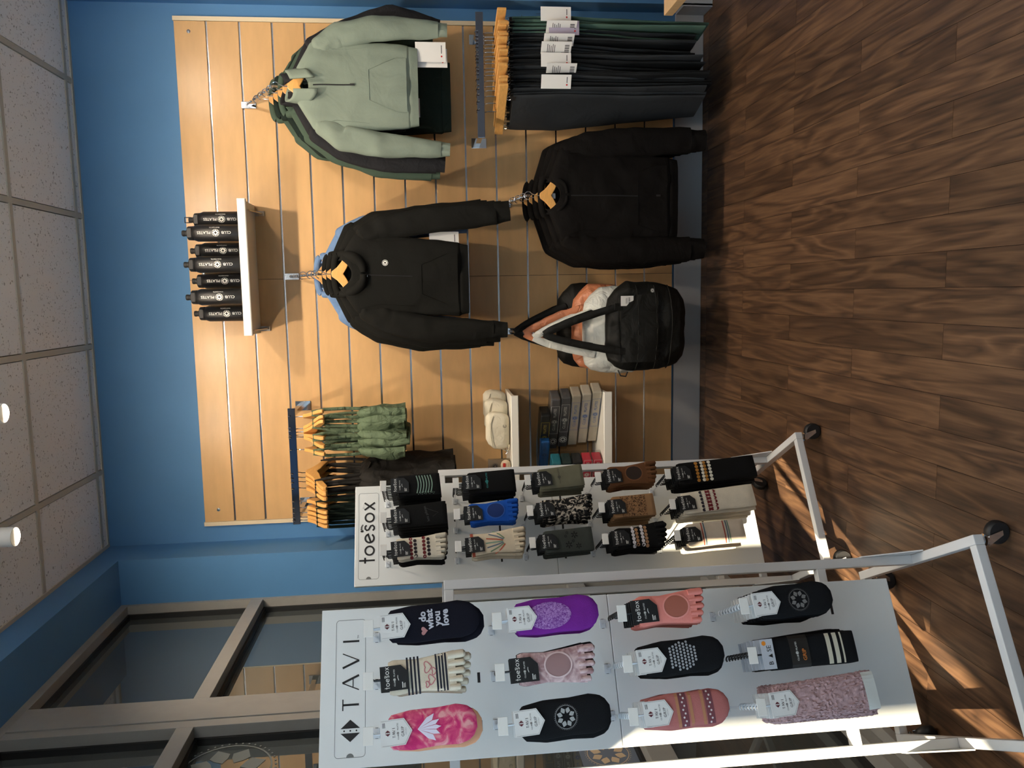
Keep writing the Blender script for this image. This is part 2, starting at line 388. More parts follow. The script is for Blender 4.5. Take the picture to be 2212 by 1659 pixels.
def diamond(fl, x, y, r):
    for sgn in (-1, 1): fl.poly([(x + sgn * 0.22 * r, y + r * 0.98), (x + sgn * 0.22 * r, y - r * 0.98), (x + sgn * r * 1.05, y)])
    for d in (-0.62, 0, 0.62): fl.disc(x, y + d * r, r * 0.085, 10)
    return fl
# ------------------------------------------------------------------ the room
XL, YB, ZC = -0.109, 0.020, 3.068           # left wall plane, back wall plane, ceiling
XR, YF = 4.6, -5.6
M_floor = wood_floor_mat()
floor = struct(MB().box(-0.46, XR, YF, YB + 0.1, -0.03, -0.006).build('floor', mat('floor_joint', srgb(40, 26, 18), 0.7)))
PW, PLN = 0.1005, 0.95
plank_me = MB().box(-PW / 2 + 0.0006, PW / 2 - 0.0006, -PLN / 2 + 0.0006, PLN / 2 - 0.0006, -0.006, 0.0).mesh('plank')
plank_half = MB().box(-PW / 2 + 0.0006, PW / 2 - 0.0006, -0.2369, 0.2369, -0.006, 0.0).mesh('plank_short')
for me in (plank_me, plank_half): me.materials.append(M_floor)
i0 = -5
for i in range(i0, 31):
    xc = 0.019 + PW * (i + 0.5)
    st = -0.075 if i % 2 else -0.55
    if i % 2 == 0: put('plank', plank_half, None, floor, loc=(xc, st + 0.2375, 0))
    for j in range(3 if i % 2 == 0 else 3):
        put('plank', plank_me, None, floor, loc=(xc, st - PLN * (j + 0.5), 0))
# joined rest of the floor, outside what the photograph resolves
rest = MB()
for i in range(i0, 46):
    xc = 0.019 + PW * (i + 0.5)
    ys = -0.075 if i % 2 else -0.55
    j0 = 3 if i < 31 else 0
    for j in range(j0, 6):
        a = ys - PLN * j
        if a - PLN < YF: continue
        rest.box(xc - PW / 2 + 0.0006, xc + PW / 2 - 0.0006, a - PLN + 0.0006, a - 0.0006, -0.006, 0)
    rest.box(xc - PW / 2 + 0.0006, xc + PW / 2 - 0.0006, -0.0744, YB, -0.006, 0) if i < 31 or i % 2 else None
    if False: rest.box(xc - PW / 2 + 0.0006, xc + PW / 2 - 0.0006, -0.0744, YB, -0.006, 0)
    elif i >= 31: rest.box(xc - PW / 2 + 0.0006, xc + PW / 2 - 0.0006, -0.5494, YB, -0.006, 0)
rf = rest.build('planking', M_floor, floor); rf['kind'] = 'stuff'

struct(MB().box(XL - 0.5, 2.523, YB, YB + 0.12, -0.03, ZC + 0.2).build('wall_back', M_blue))
struct(MB().box(2.523, XR, -0.103, YB + 0.12, -0.03, ZC + 0.2).build('wall_right_step', M_blue))
struct(MB().box(XR, XR + 0.1, YF, YB, -0.03, ZC + 0.2).build('wall_right', M_neutral))
# left wall: pier, header over the glazing, then solid wall with the glass door
wl = MB()
wl.box(-0.50, XL, -0.215, YB + 0.12, -0.03, ZC + 0.2)
wl.box(-0.50, XL, -2.62, -0.215, 2.94, ZC + 0.2)
wl.box(-0.41, -0.36, -2.80, -2.62, -0.03, ZC + 0.2)
wl.box(-0.41, -0.36, -3.62, -2.80, 2.04, ZC + 0.2)
wl.box(-0.41, -0.36, -3.70, -3.62, -0.03, ZC + 0.2); wl.box(-0.41, -0.36, YF, -3.70, 2.30, ZC + 0.2); wl.box(-0.41, -0.36, YF, -3.70, -0.03, 0.12)
struct(wl.build('wall_left', M_blue))
# front wall behind the camera; the unseen wing outside is added to block sun from the near glazing
struct(MB().box(-0.42, XR, YF - 0.1, YF, -0.03, ZC + 0.2).box(-1.09, -0.42, YF - 0.1, YF, -0.03, 5.2).build('wall_front_and_sun_block', M_neutral))
# base boards
bb = struct(MB().box(-0.105, 2.515, 0.006, YB, 0.0, 0.146).build('baseboard_back', M_base, bevel=0.003))
struct(MB().box(2.515, XR, -0.117, -0.103, 0.0, 0.146).box(2.509, 2.523, -0.117, 0.006, 0.0, 0.146).build('baseboard_right', M_base))

# ceiling: tee grid and lay-in tiles
GX = [-0.346 + 0.626 * k for k in range(9)]; GY = [-0.055 - 0.60 * k for k in range(10)]
ceil = struct(MB().box(-0.5, XR + 0.1, YF - 0.1, YB + 0.12, ZC + 0.02, ZC + 0.06).build('ceiling', M_tee))
tile_me = MB().box(-0.297, 0.297, -0.286, 0.286, 0.004, 0.02).mesh('ceiling_tile'); tile_me.materials.append(M_tile)
for a in range(8):
    for b in range(9):
        put('ceiling_tile', tile_me, None, ceil, loc=(GX[a] + 0.313, GY[b] - 0.30, ZC), rot=(0, 0, PI * ((a * 3 + b) % 2)))
edge_me = MB().box(-0.297, 0.297, -0.034, 0.034, 0.004, 0.02).mesh('ceiling_tile_cut'); edge_me.materials.append(M_tile)
for a in range(8): put('ceiling_tile', edge_me, None, ceil, loc=(GX[a] + 0.313, -0.008, ZC))
for x in GX[1:]: MB().box(x - 0.012, x + 0.012, YF, YB - 0.008, ZC, ZC + 0.03).build('ceiling_tee', M_tee, ceil)
for y in GY: MB().box(XL, XR, y - 0.012, y + 0.012, ZC + 0.0003, ZC + 0.03).build('ceiling_tee', M_tee, ceil)
struct(MB().box(XL, 2.523, YB - 0.018, YB, ZC - 0.001, ZC + 0.015).box(XL, XL + 0.018, YF, YB, ZC - 0.0015, ZC + 0.015).build('trim_1', M_tee))

# ------------------------------------------------------------------ window niche and storefront glazing
XF, XG = -0.330, -0.395
win = struct(MB().box(-0.47, XF, -0.235, -0.215, 0.0, 2.94).build('window_1', M_frame))
def wbar(x0, y0, y1, z0, z1, name='mullion', x1=-0.44): return MB().box(x1, x0, y0, y1, z0, z1).build(name, M_frame, win, bevel=0.0015)
wbar(XF, -2.62, -0.235, 2.905, 2.94, 'head_rail')
for z0, z1 in ((2.272, 2.33), (0.69, 0.775)):
    wbar(XF, -1.185, -0.235, z0, z1, 'transom'); wbar(XF, -2.62, -1.385, z0, z1, 'transom')
wbar(XF, -1.235, -1.185, 0.06, 2.905); wbar(XF, -1.385, -1.342, 0.06, 2.905)
MB().box(-0.44, XF + 0.004, -1.340, -1.238, 0.06, 2.905).build('mullion_cover', M_frame, win, bevel=0.001)
MB().box(-0.46, -0.27, -2.62, -0.215, 0.0, 0.03).build('sill', M_frame, win, bevel=0.002)
wbar(XF + 0.02, -2.62, -0.235, 0.03, 0.075, 'bottom_rail')
M_film = glass_mat('tinted_glass', (0.075, 0.085, 0.085), 2.6, True)
for y0, y1 in ((-1.185, -0.235), (-2.62, -1.385)):
    for z0, z1 in ((0.075, 0.69), (0.775, 2.272), (2.33, 2.905)):
        p = MB().box(XG - 0.01, XG, y0, y1, z0, z1).build('pane', M_film, win)
        g = MB()
        for a in ((y0, y0 + 0.011, z0, z1), (y1 - 0.011, y1, z0, z1), (y0, y1, z0, z0 + 0.011), (y0, y1, z1 - 0.011, z1)):
            g.box(XG, XG + 0.024, *a)
        g.build('gasket', M_gasket, p)
# glass door further along the same wall (the sun comes in here)
door = struct(MB().box(-0.40, -0.35, -3.62, -3.59, 0, 2.04).box(-0.40, -0.35, -2.845, -2.80, 0, 2.04).box(-0.40, -0.35, -3.59, -2.845, 1.875, 2.04).box(-0.40, -0.35, -3.59, -2.845, 0.0, 0.62).build('door_1', M_frame))
M_clear_gl = glass_mat('clear_glass', (0.93, 0.96, 0.95), 1.45, False)
MB().box(-0.379, -0.373, -3.59, -2.845, 0.62, 1.875).build('door_pane', M_clear_gl, door)
MB().tube([(-0.34, -3.565, 0.95), (-0.30, -3.565, 0.95), (-0.30, -3.565, 1.25), (-0.34, -3.565, 1.25)], 0.011, 8).build('door_handle', M_chrome, door, True)
win2 = struct(MB().box(-0.40, -0.35, YF, -3.70, 0.12, 0.17).box(-0.40, -0.35, YF, -3.70, 2.25, 2.30).box(-0.40, -0.35, -4.68, -4.62, 0.17, 2.25).build('window_2', M_frame))
for a, b in ((YF, -4.68), (-4.62, -3.70)): MB().box(-0.379, -0.373, a, b, 0.17, 2.25).build('pane', M_clear_gl, win2)

# vinyl on the glass: blossom decals and a poster
M_decal = mat('frosted_vinyl', srgb(136, 140, 136), 0.7)
fl = Flat().lotus(0, 0, 0.16)
tag(fl.on(lambda a, b: (XG + 0.0012, -1.56 + a, 2.13 + b)).build('window_decal', M_decal), 'pale eight-petal blossom decal on the glass beside the front sock rack header', 'decal')
po = thing('window_poster', 'grey-blue poster with a cream blossom low on the window glass', 'poster', (XG + 0.001, -1.66, 0.88))
MB().box(0, 0.002, -0.20, 0.10, -0.093, 0.093).build('sheet', mat('poster_blue', srgb(112, 122, 138), 0.6), po)
Flat().lotus(0, 0, 0.075).on(lambda a, b: (0.0026, a + 0.03, b)).build('blossom', mat('poster_cream', srgb(214, 190, 158), 0.6), po)

# ------------------------------------------------------------------ ceiling spotlights
def spotlight(x, label, power, y=-1.27, aim=(0.0, 0.62, -1.0)):
    t = thing('track_spotlight', label, 'spotlight', (x, y, 2.85), 0, 'white cylinder spotlights along the ceiling track')
    MB().lathe([(0.012, 0.085), (0.0305, 0.084), (0.0315, 0.0), (0.0335, 0.0), (0.0335, 0.15), (0.030, 0.158), (0.010, 0.158)], 28).build('housing', M_white, t, True)
    MB().lathe([(0.027, 0.0825), (0.027, 0.0838)], 20).build('lens', emit_mat('lamp_lens', (1.0, 0.86, 0.66), 1.2) if 'lamp_lens' not in bpy.data.materials else bpy.data.materials['lamp_lens'], t)
    MB().tube([(0, 0, 0.158), (0, 0, 0.19)], 0.008, 8).build('stem', M_white, t)
    ld = bpy.data.lights.new('spot_lamp', 'SPOT'); ld.energy = power; ld.color = (1.0, 0.835, 0.64); ld.spot_size = math.radians(150); ld.spot_blend = 0.9; ld.shadow_soft_size = 0.022
    lo = bpy.data.objects.new('spot_lamp', ld); col.objects.link(lo); lo.parent = t; lo.location = (0, 0, -0.004)
    lo.rotation_euler = Vector(aim).to_track_quat('-Z', 'Y').to_euler()
    return t
tr = tag(MB().box(0.05, 2.6, -1.285, -1.255, 3.035, ZC).build('light_track', M_white), 'white track on the ceiling that carries the cylinder spotlights', 'light track')
spotlight(0.335, 'white cylinder spotlight nearest the window corner', SPOT_W * 0.6)
spotlight(0.760, 'white cylinder spotlight second from the window corner', SPOT_W)
spotlight(1.680, 'white cylinder spotlight above the hanging hoodies', SPOT_W * 1.05)
spotlight(2.420, 'white cylinder spotlight at the far end of the track', SPOT_W * 0.8)
# added out-of-view fill lamps that brighten the ceiling, shining up and down
for k, (x, y) in enumerate(((1.30, -2.35), (1.30, -4.40), (3.30, -3.30))):
    t = thing('added_fill_lamp', 'added unseen linear fill lamp %s' % ('nearest the slatwall', 'over the back of the room', 'on the side away from the window')[k], 'lamp', (x, y, 2.62), 0, 'added linear fill lamps')
    MB().box(-0.6, 0.6, -0.04, 0.04, 0.0, 0.055).build('housing', M_white, t, bevel=0.004)
    for sx in (-0.5, 0.5): MB().tube([(sx, 0, 0.055), (sx, 0, ZC - 2.62)], 0.0015, 6).build('cable', M_chrome, t)
    for nm, zz_, en, rx in (('up_lamp', 0.060, FILL_UP, PI), ('down_lamp', -0.005, FILL_DN, 0.0)):
        ld = bpy.data.lights.new(nm, 'AREA'); ld.shape = 'RECTANGLE'; ld.size = 1.15; ld.size_y = 0.07; ld.energy = en; ld.color = (1.0, 0.95, 0.88)
        lo = bpy.data.objects.new(nm, ld); col.objects.link(lo); lo.parent = t; lo.location = (0, 0, zz_); lo.rotation_euler = (rx, 0, 0)

# ------------------------------------------------------------------ slatwall
SP = 0.1524; ZB = 0.1545
wall = thing('slatwall', 'maple slatwall panelling with metal grooves covering the blue wall', 'slatwall', (0, 0, 0))
sl_me = MB().box(0.0008, 1.2182, 0.0, 0.019, 0.0045, SP - 0.0045).mesh('slat'); sl_me.materials.append(M_slat)
gr_me = MB().box(0.0, 1.219, 0.0075, 0.0135, -0.0052, -0.0015).box(0, 1.219, 0.0075, 0.0135, 0.0015, 0.0052).box(0, 1.219, 0.0105, 0.0145, -0.0052, 0.0052).mesh('groove_insert'); gr_me.materials.append(M_alu)
MB().box(0, 2.438, 0.0185, 0.0198, ZB, ZB + 16 * SP).build('backing', mat('slat_backing', srgb(60, 48, 40), 0.8), wall)
for h in range(2):
    for k in range(16):
        put('slat', sl_me, None, wall, loc=(h * 1.219, 0, ZB + k * SP), bevel=0.001)
        if k: put('groove_insert', gr_me, None, wall, loc=(h * 1.219, 0, ZB + k * SP))
for x0, x1 in ((-0.021, -0.0005), (2.4385, 2.459)): MB().box(x0, x1, -0.003, 0.02, ZB - 0.001, ZB + 16 * SP).build('edge_trim', M_edge, wall, bevel=0.001)
for x, z in ((2.389, 2.522), (0.063, 2.519), (1.25, 2.52)): MB().lathe([(0.009, 0.0), (0.0085, 0.002), (0.005, 0.0035)], 16).xf(Matrix.Rotation(PI / 2, 4, 'X')).build('screw', M_chrome, wall, True, loc=(x, 0.0, z))

# wooden bench whose corner shows at the far right
bn = thing('wooden_bench', 'pale beech bench top whose corner shows beside the leggings', 'bench', (2.287, -0.632, 0))
MB().box(0, 0.9, -1.3, 0, 0.362, 0.40).build('bench_top', M_bench, bn, bevel=0.002)
for x in (0.42, 0.80):
    for y in (-1.15, -0.55): MB().box(x, x + 0.05, y, y + 0.05, 0, 0.362).build('leg', M_bench, bn)
# ------------------------------------------------------------------ shelves on the slatwall
def shelf(label, x0, x1, ztop, depth=0.30, lip=0.037, brackets=(0.06, 0.06)):
    t = thing('slatwall_shelf', label, 'shelf', (x0, 0, ztop)); w = x1 - x0
    prof = [(-0.010, -0.016), (-depth + 0.035, -0.016), (-depth + 0.022, -0.022), (-depth + 0.020, -lip), (-depth + 0.004, -lip), (-depth, -lip + 0.004), (-depth, -0.002), (-depth + 0.003, 0.0015),
            (-depth + 0.012, 0.0), (-0.010, 0.0)]
    MB().prism(prof, 0, w, 'x').build('board', M_shelf, t, bevel=0.001)
    for xb in (brackets[0], w - brackets[1]):
        b = MB().box(xb - 0.012, xb + 0.012, -0.010, -0.0005, -0.062, 0.012)
        b.prism([(-0.010, -0.0165), (-0.010, -0.055), (-depth * 0.62, -0.024), (-depth * 0.62, -0.0165)], xb - 0.0025, xb + 0.0025, 'x')
        b.build('bracket', M_chrome, t, bevel=0.0008)
    return t
shelf('white shelf high on the slatwall carrying the black bottles', 0.956, 1.577, 2.276, brackets=(0.02, 0.04))
shelf('white shelf carrying the cream belt bags', 0.02, 0.638, 1.046, lip=0.037)
shelf('white low shelf carrying the wrapped exercise bands', 0.02, 0.643, 0.590, lip=0.042)

# ------------------------------------------------------------------ bottles
BOT_R = 0.0385
def on_cyl(r, phi0=0.0):
    # a = along circumference, b = height; a=0 faces -y
    return lambda a, b: (r * math.sin(a / r + phi0), -r * math.cos(a / r + phi0), b)
txt = Flat().text('CLUB', -0.047, 0, 0.0175, bold=0.004).text('PILATES', 0.052, 0, 0.0175, bold=0.004).gear(0, 0.001, 0.0165).text('WAYZATA', 0.006, -0.0255, 0.0095, bold=0.006)
txt.v = [(-y, x) for x, y in txt.v]                       # lettering runs up the bottle
B_TXT = txt.on(on_cyl(BOT_R + 0.0004)).map(lambda x, y, z: (x, y, z + 0.108)).mesh('print'); B_TXT.materials.append(M_wink)
B_BODY = MB().lathe([(0.0, 0.0), (BOT_R - 0.003, 0.0), (BOT_R, 0.004), (BOT_R, 0.196), (BOT_R - 0.003, 0.204), (BOT_R - 0.006, 0.212), (0.029, 0.2135)], 36).mesh('body', True)
B_CAP = MB().lathe([(0.0315, 0.2135), (0.0325, 0.2150), (0.0315, 0.236), (0.0290, 0.239), (0.0155, 0.2395), (0.0150, 0.246), (0.0125, 0.247), (0.0125, 0.252), (0.0138, 0.2545), (0.0138, 0.263), (0.0120, 0.2655)], 28).box(-0.020, 0.020, -0.0335, -0.029, 0.2180, 0.2350).mesh('lid', True)
B_LOOP = MB().tube([(-0.012, 0, 0.262), (-0.012, 0, 0.285), (0.012, 0, 0.285), (0.012, 0, 0.262)], 0.0025, 8).mesh('carry_loop', True)
for me in (B_BODY,): me.materials.append(M_bottle)
for me in (B_CAP, B_LOOP): me.materials.append(M_black)
bots = [(1.499, -0.115), (1.428, -0.235), (1.354, -0.12), (1.285, -0.235), (1.212, -0.12), (1.136, -0.235), (1.058, -0.12)]
BL = ['black bottle with raised carry loop at the right end of the high shelf', 'black bottle in the front row at the right of the high shelf', 'third black bottle from the right on the high shelf', 'black bottle in the middle of the high shelf row',
      'third black bottle from the left on the high shelf', 'front-row black bottle second from the left on the high shelf', 'leftmost black bottle on the high shelf']
for k, (x, y) in enumerate(bots):
    t = thing('water_bottle', BL[k], 'bottle', (x, y, 2.276), 0, 'black bottles on the high shelf')
    put('body', B_BODY, None, t); put('print', B_TXT, None, t); l = put('lid', B_CAP, None, t)
    if k == 0: put('carry_loop', B_LOOP, None, l)

# ------------------------------------------------------------------ cream belt bags on the middle shelf
def belt_bag(label, x, y, rz, emblem, sc=1.0):
    t = thing('belt_bag', label, 'bag', (x, y, 1.0467), rz, 'cream belt bags on the middle shelf')
    keys = [(0.0, -0.080, 0.055), (0.08, -0.092, 0.075), (0.35, -0.098, 0.090), (0.65, -0.094, 0.095), (0.88, -0.072, 0.088), (1.0, -0.045, 0.070)]
    loops = []
    for i in range(19):
        u = i / 18; xl, xr = keyed(keys, u); z = 0.002 + u * 0.118; th = 0.032 * (1 - abs(2 * u - 1) ** 3.5) ** 0.5 + 0.005
        L = []
        for k in range(28):
            a = 2 * PI * k / 28; xx = (xl + xr) / 2 + (xr - xl) / 2 * math.copysign(abs(math.cos(a)) ** 0.8, math.cos(a)); yy = th * math.copysign(abs(math.sin(a)) ** 0.7, math.sin(a))
            yy += 0.005 * nz(xx * 18, yy * 5, z * 16, x * 10); L.append((xx * sc, yy, z))
        loops.append(L)
    MB().loft(loops).build('pouch', M_cream, t, True)
    MB().tube([(-0.075 * sc, -0.035, 0.088), (-0.02, -0.0385, 0.097), (0.045 * sc, -0.0385, 0.097), (0.080 * sc, -0.030, 0.085)], 0.0018, 6).build('zip', mat('cream_zip', srgb(190, 180, 156), 0.5), t, True)
    MB().tube([(-0.095 * sc, 0.0, 0.05), (-0.105 * sc, -0.005, 0.02), (-0.100 * sc, -0.012, 0.006), (-0.07, -0.02, 0.005)], 0.006, 8, flat=0.4).build('strap', M_cream, t, True)
    if emblem:
        Flat().ring(0, 0, 0.0065, 0.0085, 20, 0.5, 5.6).ring(0, 0.001, 0.002, 0.0035, 14, 1, 5).on(lambda a, b: (0.030 + a, -0.0405, 0.030 + b)).build('emblem', M_ink, t)
        MB().tube([(-0.10, -0.01, 0.02), (-0.112, -0.012, 0.012), (-0.122, -0.012, 0.022)], 0.003, 6).build('clip', M_chrome, t, True)
    return t
belt_bag('frontmost cream belt bag with small round emblem', 0.462, -0.225, -0.12, True)
belt_bag('cream belt bag half hidden behind the frontmost one', 0.520, -0.150, -0.2, False)
belt_bag('rearmost cream belt bag at the right end of its shelf', 0.560, -0.075, -0.15, False, 0.92)
hb = thing('hair_tie_packet', 'small clear packet with round badges at the left of the belt bags', 'packet', (0.262, -0.20, 1.047))
MB().box(-0.05, 0.05, -0.012, 0.012, 0.0, 0.11).build('packet', mat('cellophane', srgb(120, 104, 84), 0.15), hb, bevel=0.004)
for z in (0.035, 0.075): Flat().gear(0.015, z, 0.015).on(plane_xz(-0.0126)).build('badge', M_black, hb)
db = thing('grip_ball', 'small beige grip ball beside the belt bags', 'ball', (0.285, -0.252, 1.047))
MB().ball((0, 0, 0.026), (0.032, 0.028, 0.026), 16, 10).build('ball', mat('beige_rubber', srgb(204, 184, 158), 0.5), db, True)
MB().box(-0.004, 0.02, -0.0292, -0.022, 0.03, 0.042).build('red_tab', mat('red_tab', srgb(188, 48, 40), 0.5), db)

# ------------------------------------------------------------------ wrapped bands on the low shelf
M_wrap = glass_mat('cellophane_wrap', (0.90, 0.90, 0.88), 1.35, False)
def band_pack(label, x, y, z, L, h, d, rgb, rz, tilt, ink, lettering=True, wrap=True, name='exercise_band', gear=True):
    t = thing(name, label, 'exercise band', (x, y, z), rz, 'wrapped exercise bands on the low shelf')
    t.rotation_euler = (0, tilt, rz)
    b = MB().box(-L / 2, L / 2, -d / 2, d / 2, 0.002, h - 0.002)
    b.build('band', mat('band_%d_%d_%d' % rgb, srgb(*rgb), 0.5, var=0.06, vscale=20), t, bevel=0.006)
    if lettering:
        fl = Flat().text('CLUB', -0.052, h / 2, 0.019, bold=0.004).text('PILATES', 0.050, h / 2, 0.019, bold=0.004).gear(-0.012, h / 2, 0.014)
        fl.v = [(a * 0.86 + 0.03, b_) for a, b_ in fl.v]
        fl.rect(-0.056, 0.115, h * 0.08, h * 0.11).rect(-0.056, 0.115, h * 0.89, h * 0.92).rect(-0.056, -0.0545, h * 0.1, h * 0.9).rect(0.1135, 0.115, h * 0.1, h * 0.9)
        fl.on(plane_xz(-d / 2 - 0.0008)).build('lettering', ink, t)
        if gear: Flat().gear(-0.105, h / 2, h * 0.40).on(plane_xz(-d / 2 - 0.0008)).build('badge', M_wink, t)
    if wrap:
        MB().box(-L / 2 - 0.012, L / 2 + 0.010, -d / 2 - 0.003, d / 2 + 0.003, 0.0, h).build('wrapper', M_wrap, t, bevel=0.004)
        MB().box(-L / 2 - 0.0135, -L / 2 - 0.0122, -0.02, 0.028, 0.008, h - 0.008).build('barcode_label', M_card, t)
    return t
bi = mat('blue_print', srgb(70, 112, 190), 0.5); gi = mat('gold_print', srgb(170, 150, 50), 0.5)
RZ = -0.50
cols = [((204, 196, 180), bi, 'pale grey exercise band at the bottom of its stack'), ((208, 200, 186), bi, 'pale grey exercise band second from the bottom of its stack'), ((186, 178, 164), bi, 'beige-grey exercise band in the middle of its stack'),
        ((92, 92, 96), M_wink, 'slate grey exercise band just above the pale ones'), ((98, 97, 100), M_wink, 'slate grey exercise band second from the top of its stack'), ((16, 17, 19), gi, 'black exercise band with gold lettering on top of its stack')]
for k, (c, ink, lb) in enumerate(cols):
    band_pack(lb, 0.525 - 0.008 * k + (0.0 if k < 5 else -0.07), -0.165, 0.591 + k * 0.0515, 0.31, 0.0508, 0.085, c, RZ, -0.0, ink, True, True, gear=(k > 2))
band_pack('blue exercise band lying on the left stack beside the black one', 0.325, -0.16, 0.5905 + 5 * 0.0515, 0.20, 0.0508, 0.08, (22, 84, 150), RZ, 0, mat('dark_blue_print', srgb(20, 60, 110), 0.5))
lc = [((176, 40, 62), 'crimson exercise band at the bottom of the left stack'), ((196, 52, 72), 'rose red exercise band second from the bottom of the left stack'), ((28, 30, 34), 'charcoal exercise band in the middle of the left stack'), ((40, 60, 62), 'dark teal exercise band in the left stack'), ((44, 120, 138), 'turquoise exercise band near the top of the left stack')]
for k, (c, lb) in enumerate(lc):
    band_pack(lb, 0.225, -0.20 , 0.591 + k * 0.0515, 0.20, 0.0508, 0.08, c, RZ, 0, M_wink, k < 2, True)

# ------------------------------------------------------------------ display hardware: straight rails and waterfall arms
def rail(label, x0, x1, z):
    t = thing('hanging_rail', label, 'rail', (x0, 0, z)); w = x1 - x0
    MB().box(0, w, -0.306, -0.294, -0.017, 0.017).build('bar', M_smoke, t, bevel=0.001)
    for x in (0.03, w - 0.03):
        MB().box(x - 0.012, x + 0.012, -0.294, -0.004, -0.012, 0.012).build('arm', M_chrome, t, bevel=0.001)
        MB().box(x - 0.024, x + 0.024, -0.006, -0.0005, -0.045, 0.03).build('flange', M_chrome, t, bevel=0.001)
    return t
rail('chrome hanging rail holding the green and black tops', 0.055, 0.612, 2.081)
rail('chrome hanging rail holding the leggings', 1.845, 2.400, 1.162)
def waterfall(label, x, z0, z1, depth=0.36, n=8):
    t = thing('waterfall_arm', label, 'display arm', (x, 0, z0))
    MB().box(-0.016, 0.016, -0.006, -0.0005, -0.035, 0.035).build('flange', M_chrome, t, bevel=0.001)
    dz = z1 - z0
    MB().bar((0, -0.005, 0), (0, -depth, dz), 0.010, 0.020).build('arm', M_chrome, t, bevel=0.001)
    for k in range(n):
        u = (k + 0.5) / n; MB().ball((0, -0.005 - (depth - 0.005) * u, dz * u + 0.013), 0.0065, 10, 6).build('peg', M_chrome, t, True)
    return t
W_GREEN = (2.052, 2.262, 2.070); W_BLACK = (1.230, 2.098, 1.915); W_JKT = (1.575, 1.035, 0.955); W_BAG = (0.935, 1.010, 0.870)
waterfall('chrome waterfall arm holding the sage pullovers', *W_GREEN)
waterfall('chrome waterfall arm holding the black hoodies', *W_BLACK)
waterfall('chrome waterfall arm holding the black jackets', *W_JKT)
waterfall('chrome waterfall arm holding the tote bags', *W_BAG)
# ------------------------------------------------------------------ hangers
def hook_tube(neck):
    pts = [(0, 0, neck - 0.01), (0, 0, -0.045)] + [(0.019 * math.sin(a) , 0, -0.019 - 0.019 * math.cos(a) + 0.003) for a in [x * 0.35 for x in range(0, 1)]]
    loop = [(0.018 * math.cos(a), 0, -0.016 + 0.018 * math.sin(a)) for a in [-PI / 2 + 0.45 * k for k in range(1, 11)]]
    return MB().tube([(0, 0, neck - 0.012), (0, 0, -0.052), (0.004, 0, -0.042)] + [(p[0], 0, p[2] + 0.0005) for p in loop], 0.0021, 6)
ARM = [(0.0, -0.068), (0.016, -0.070), (0.040, -0.090), (0.075, -0.112), (0.13, -0.136), (0.178, -0.162), (0.190, -0.172), (0.191, -0.184), (0.182, -0.190), (0.165, -0.186), (0.12, -0.164), (0.07, -0.146), (0.03, -0.136), (0.0, -0.122)]
H_WOOD = MB().prism(ARM + [(-x, z) for x, z in reversed(ARM[1:-1])], -0.008, 0.008).mesh('wood'); H_WOOD.materials.append(M_hwood)
H_SHORT = MB().prism([(x * 0.74, z - 0.004 * (x > 0.03)) for x, z in ARM] + [(-x * 0.74, z - 0.004 * (x > 0.03)) for x, z in reversed(ARM[1:-1])], -0.008, 0.008).mesh('wood'); H_SHORT.materials.append(M_hwood)
H_BAR = MB().box(-0.17, 0.17, -0.0015, 0.0015, -0.0, 0.0001).mesh('x') if False else None
H_HOOK = hook_tube(-0.08).mesh('hook', True); H_HOOK.materials.append(M_chrome)
def hanger(label, loc, rz, group, short=True):
    t = thing('wooden_hanger', label, 'hanger', loc, rz, group)
    put('wood', H_SHORT if short else H_WOOD, None, t, bevel=0.003); put('hook', H_HOOK, None, t)
    return t
def hang_tag(t, x, y, z, rz=0.0, w=0.055, h=0.135, lines=False, tint=None):
    o = MB().box(-w / 2, w / 2, -0.0007, 0.0007, -h, 0.0).build('hang_tag', tint or M_card, t, loc=(x, y, z), rot=(0, 0, rz))
    MB().tube([(0, 0, -0.008), (0, 0.003, 0.02)], 0.0005, 4).build('tag_string', M_ink, o)
    if lines:
        f = Flat()
        for k in range(5): f.rect(-w * 0.36, w * (0.30 - 0.07 * (k % 3)), -h * 0.22 - 0.008 * k, -h * 0.22 - 0.008 * k + 0.0025)
        for k in range(9): f.rect(-w * 0.36 + 0.0042 * k, -w * 0.36 + 0.0042 * k + (0.0026 if k % 3 else 0.0015), -h * 0.93, -h * 0.78)
        f.on(plane_xz(-0.0011)).build('tag_print', M_ink, o)['kind'] = 'stuff'
    else:
        Flat().disc(-w * 0.22, -h * 0.86, 0.004, 12).on(plane_xz(-0.0011)).build('tag_dot', mat('red_print', srgb(196, 50, 44), 0.5), o)
        Flat().rect(-w * 0.08, w * 0.34, -h * 0.872, -h * 0.85).on(plane_xz(-0.0011)).build('tag_print', M_ink, o)
    return o

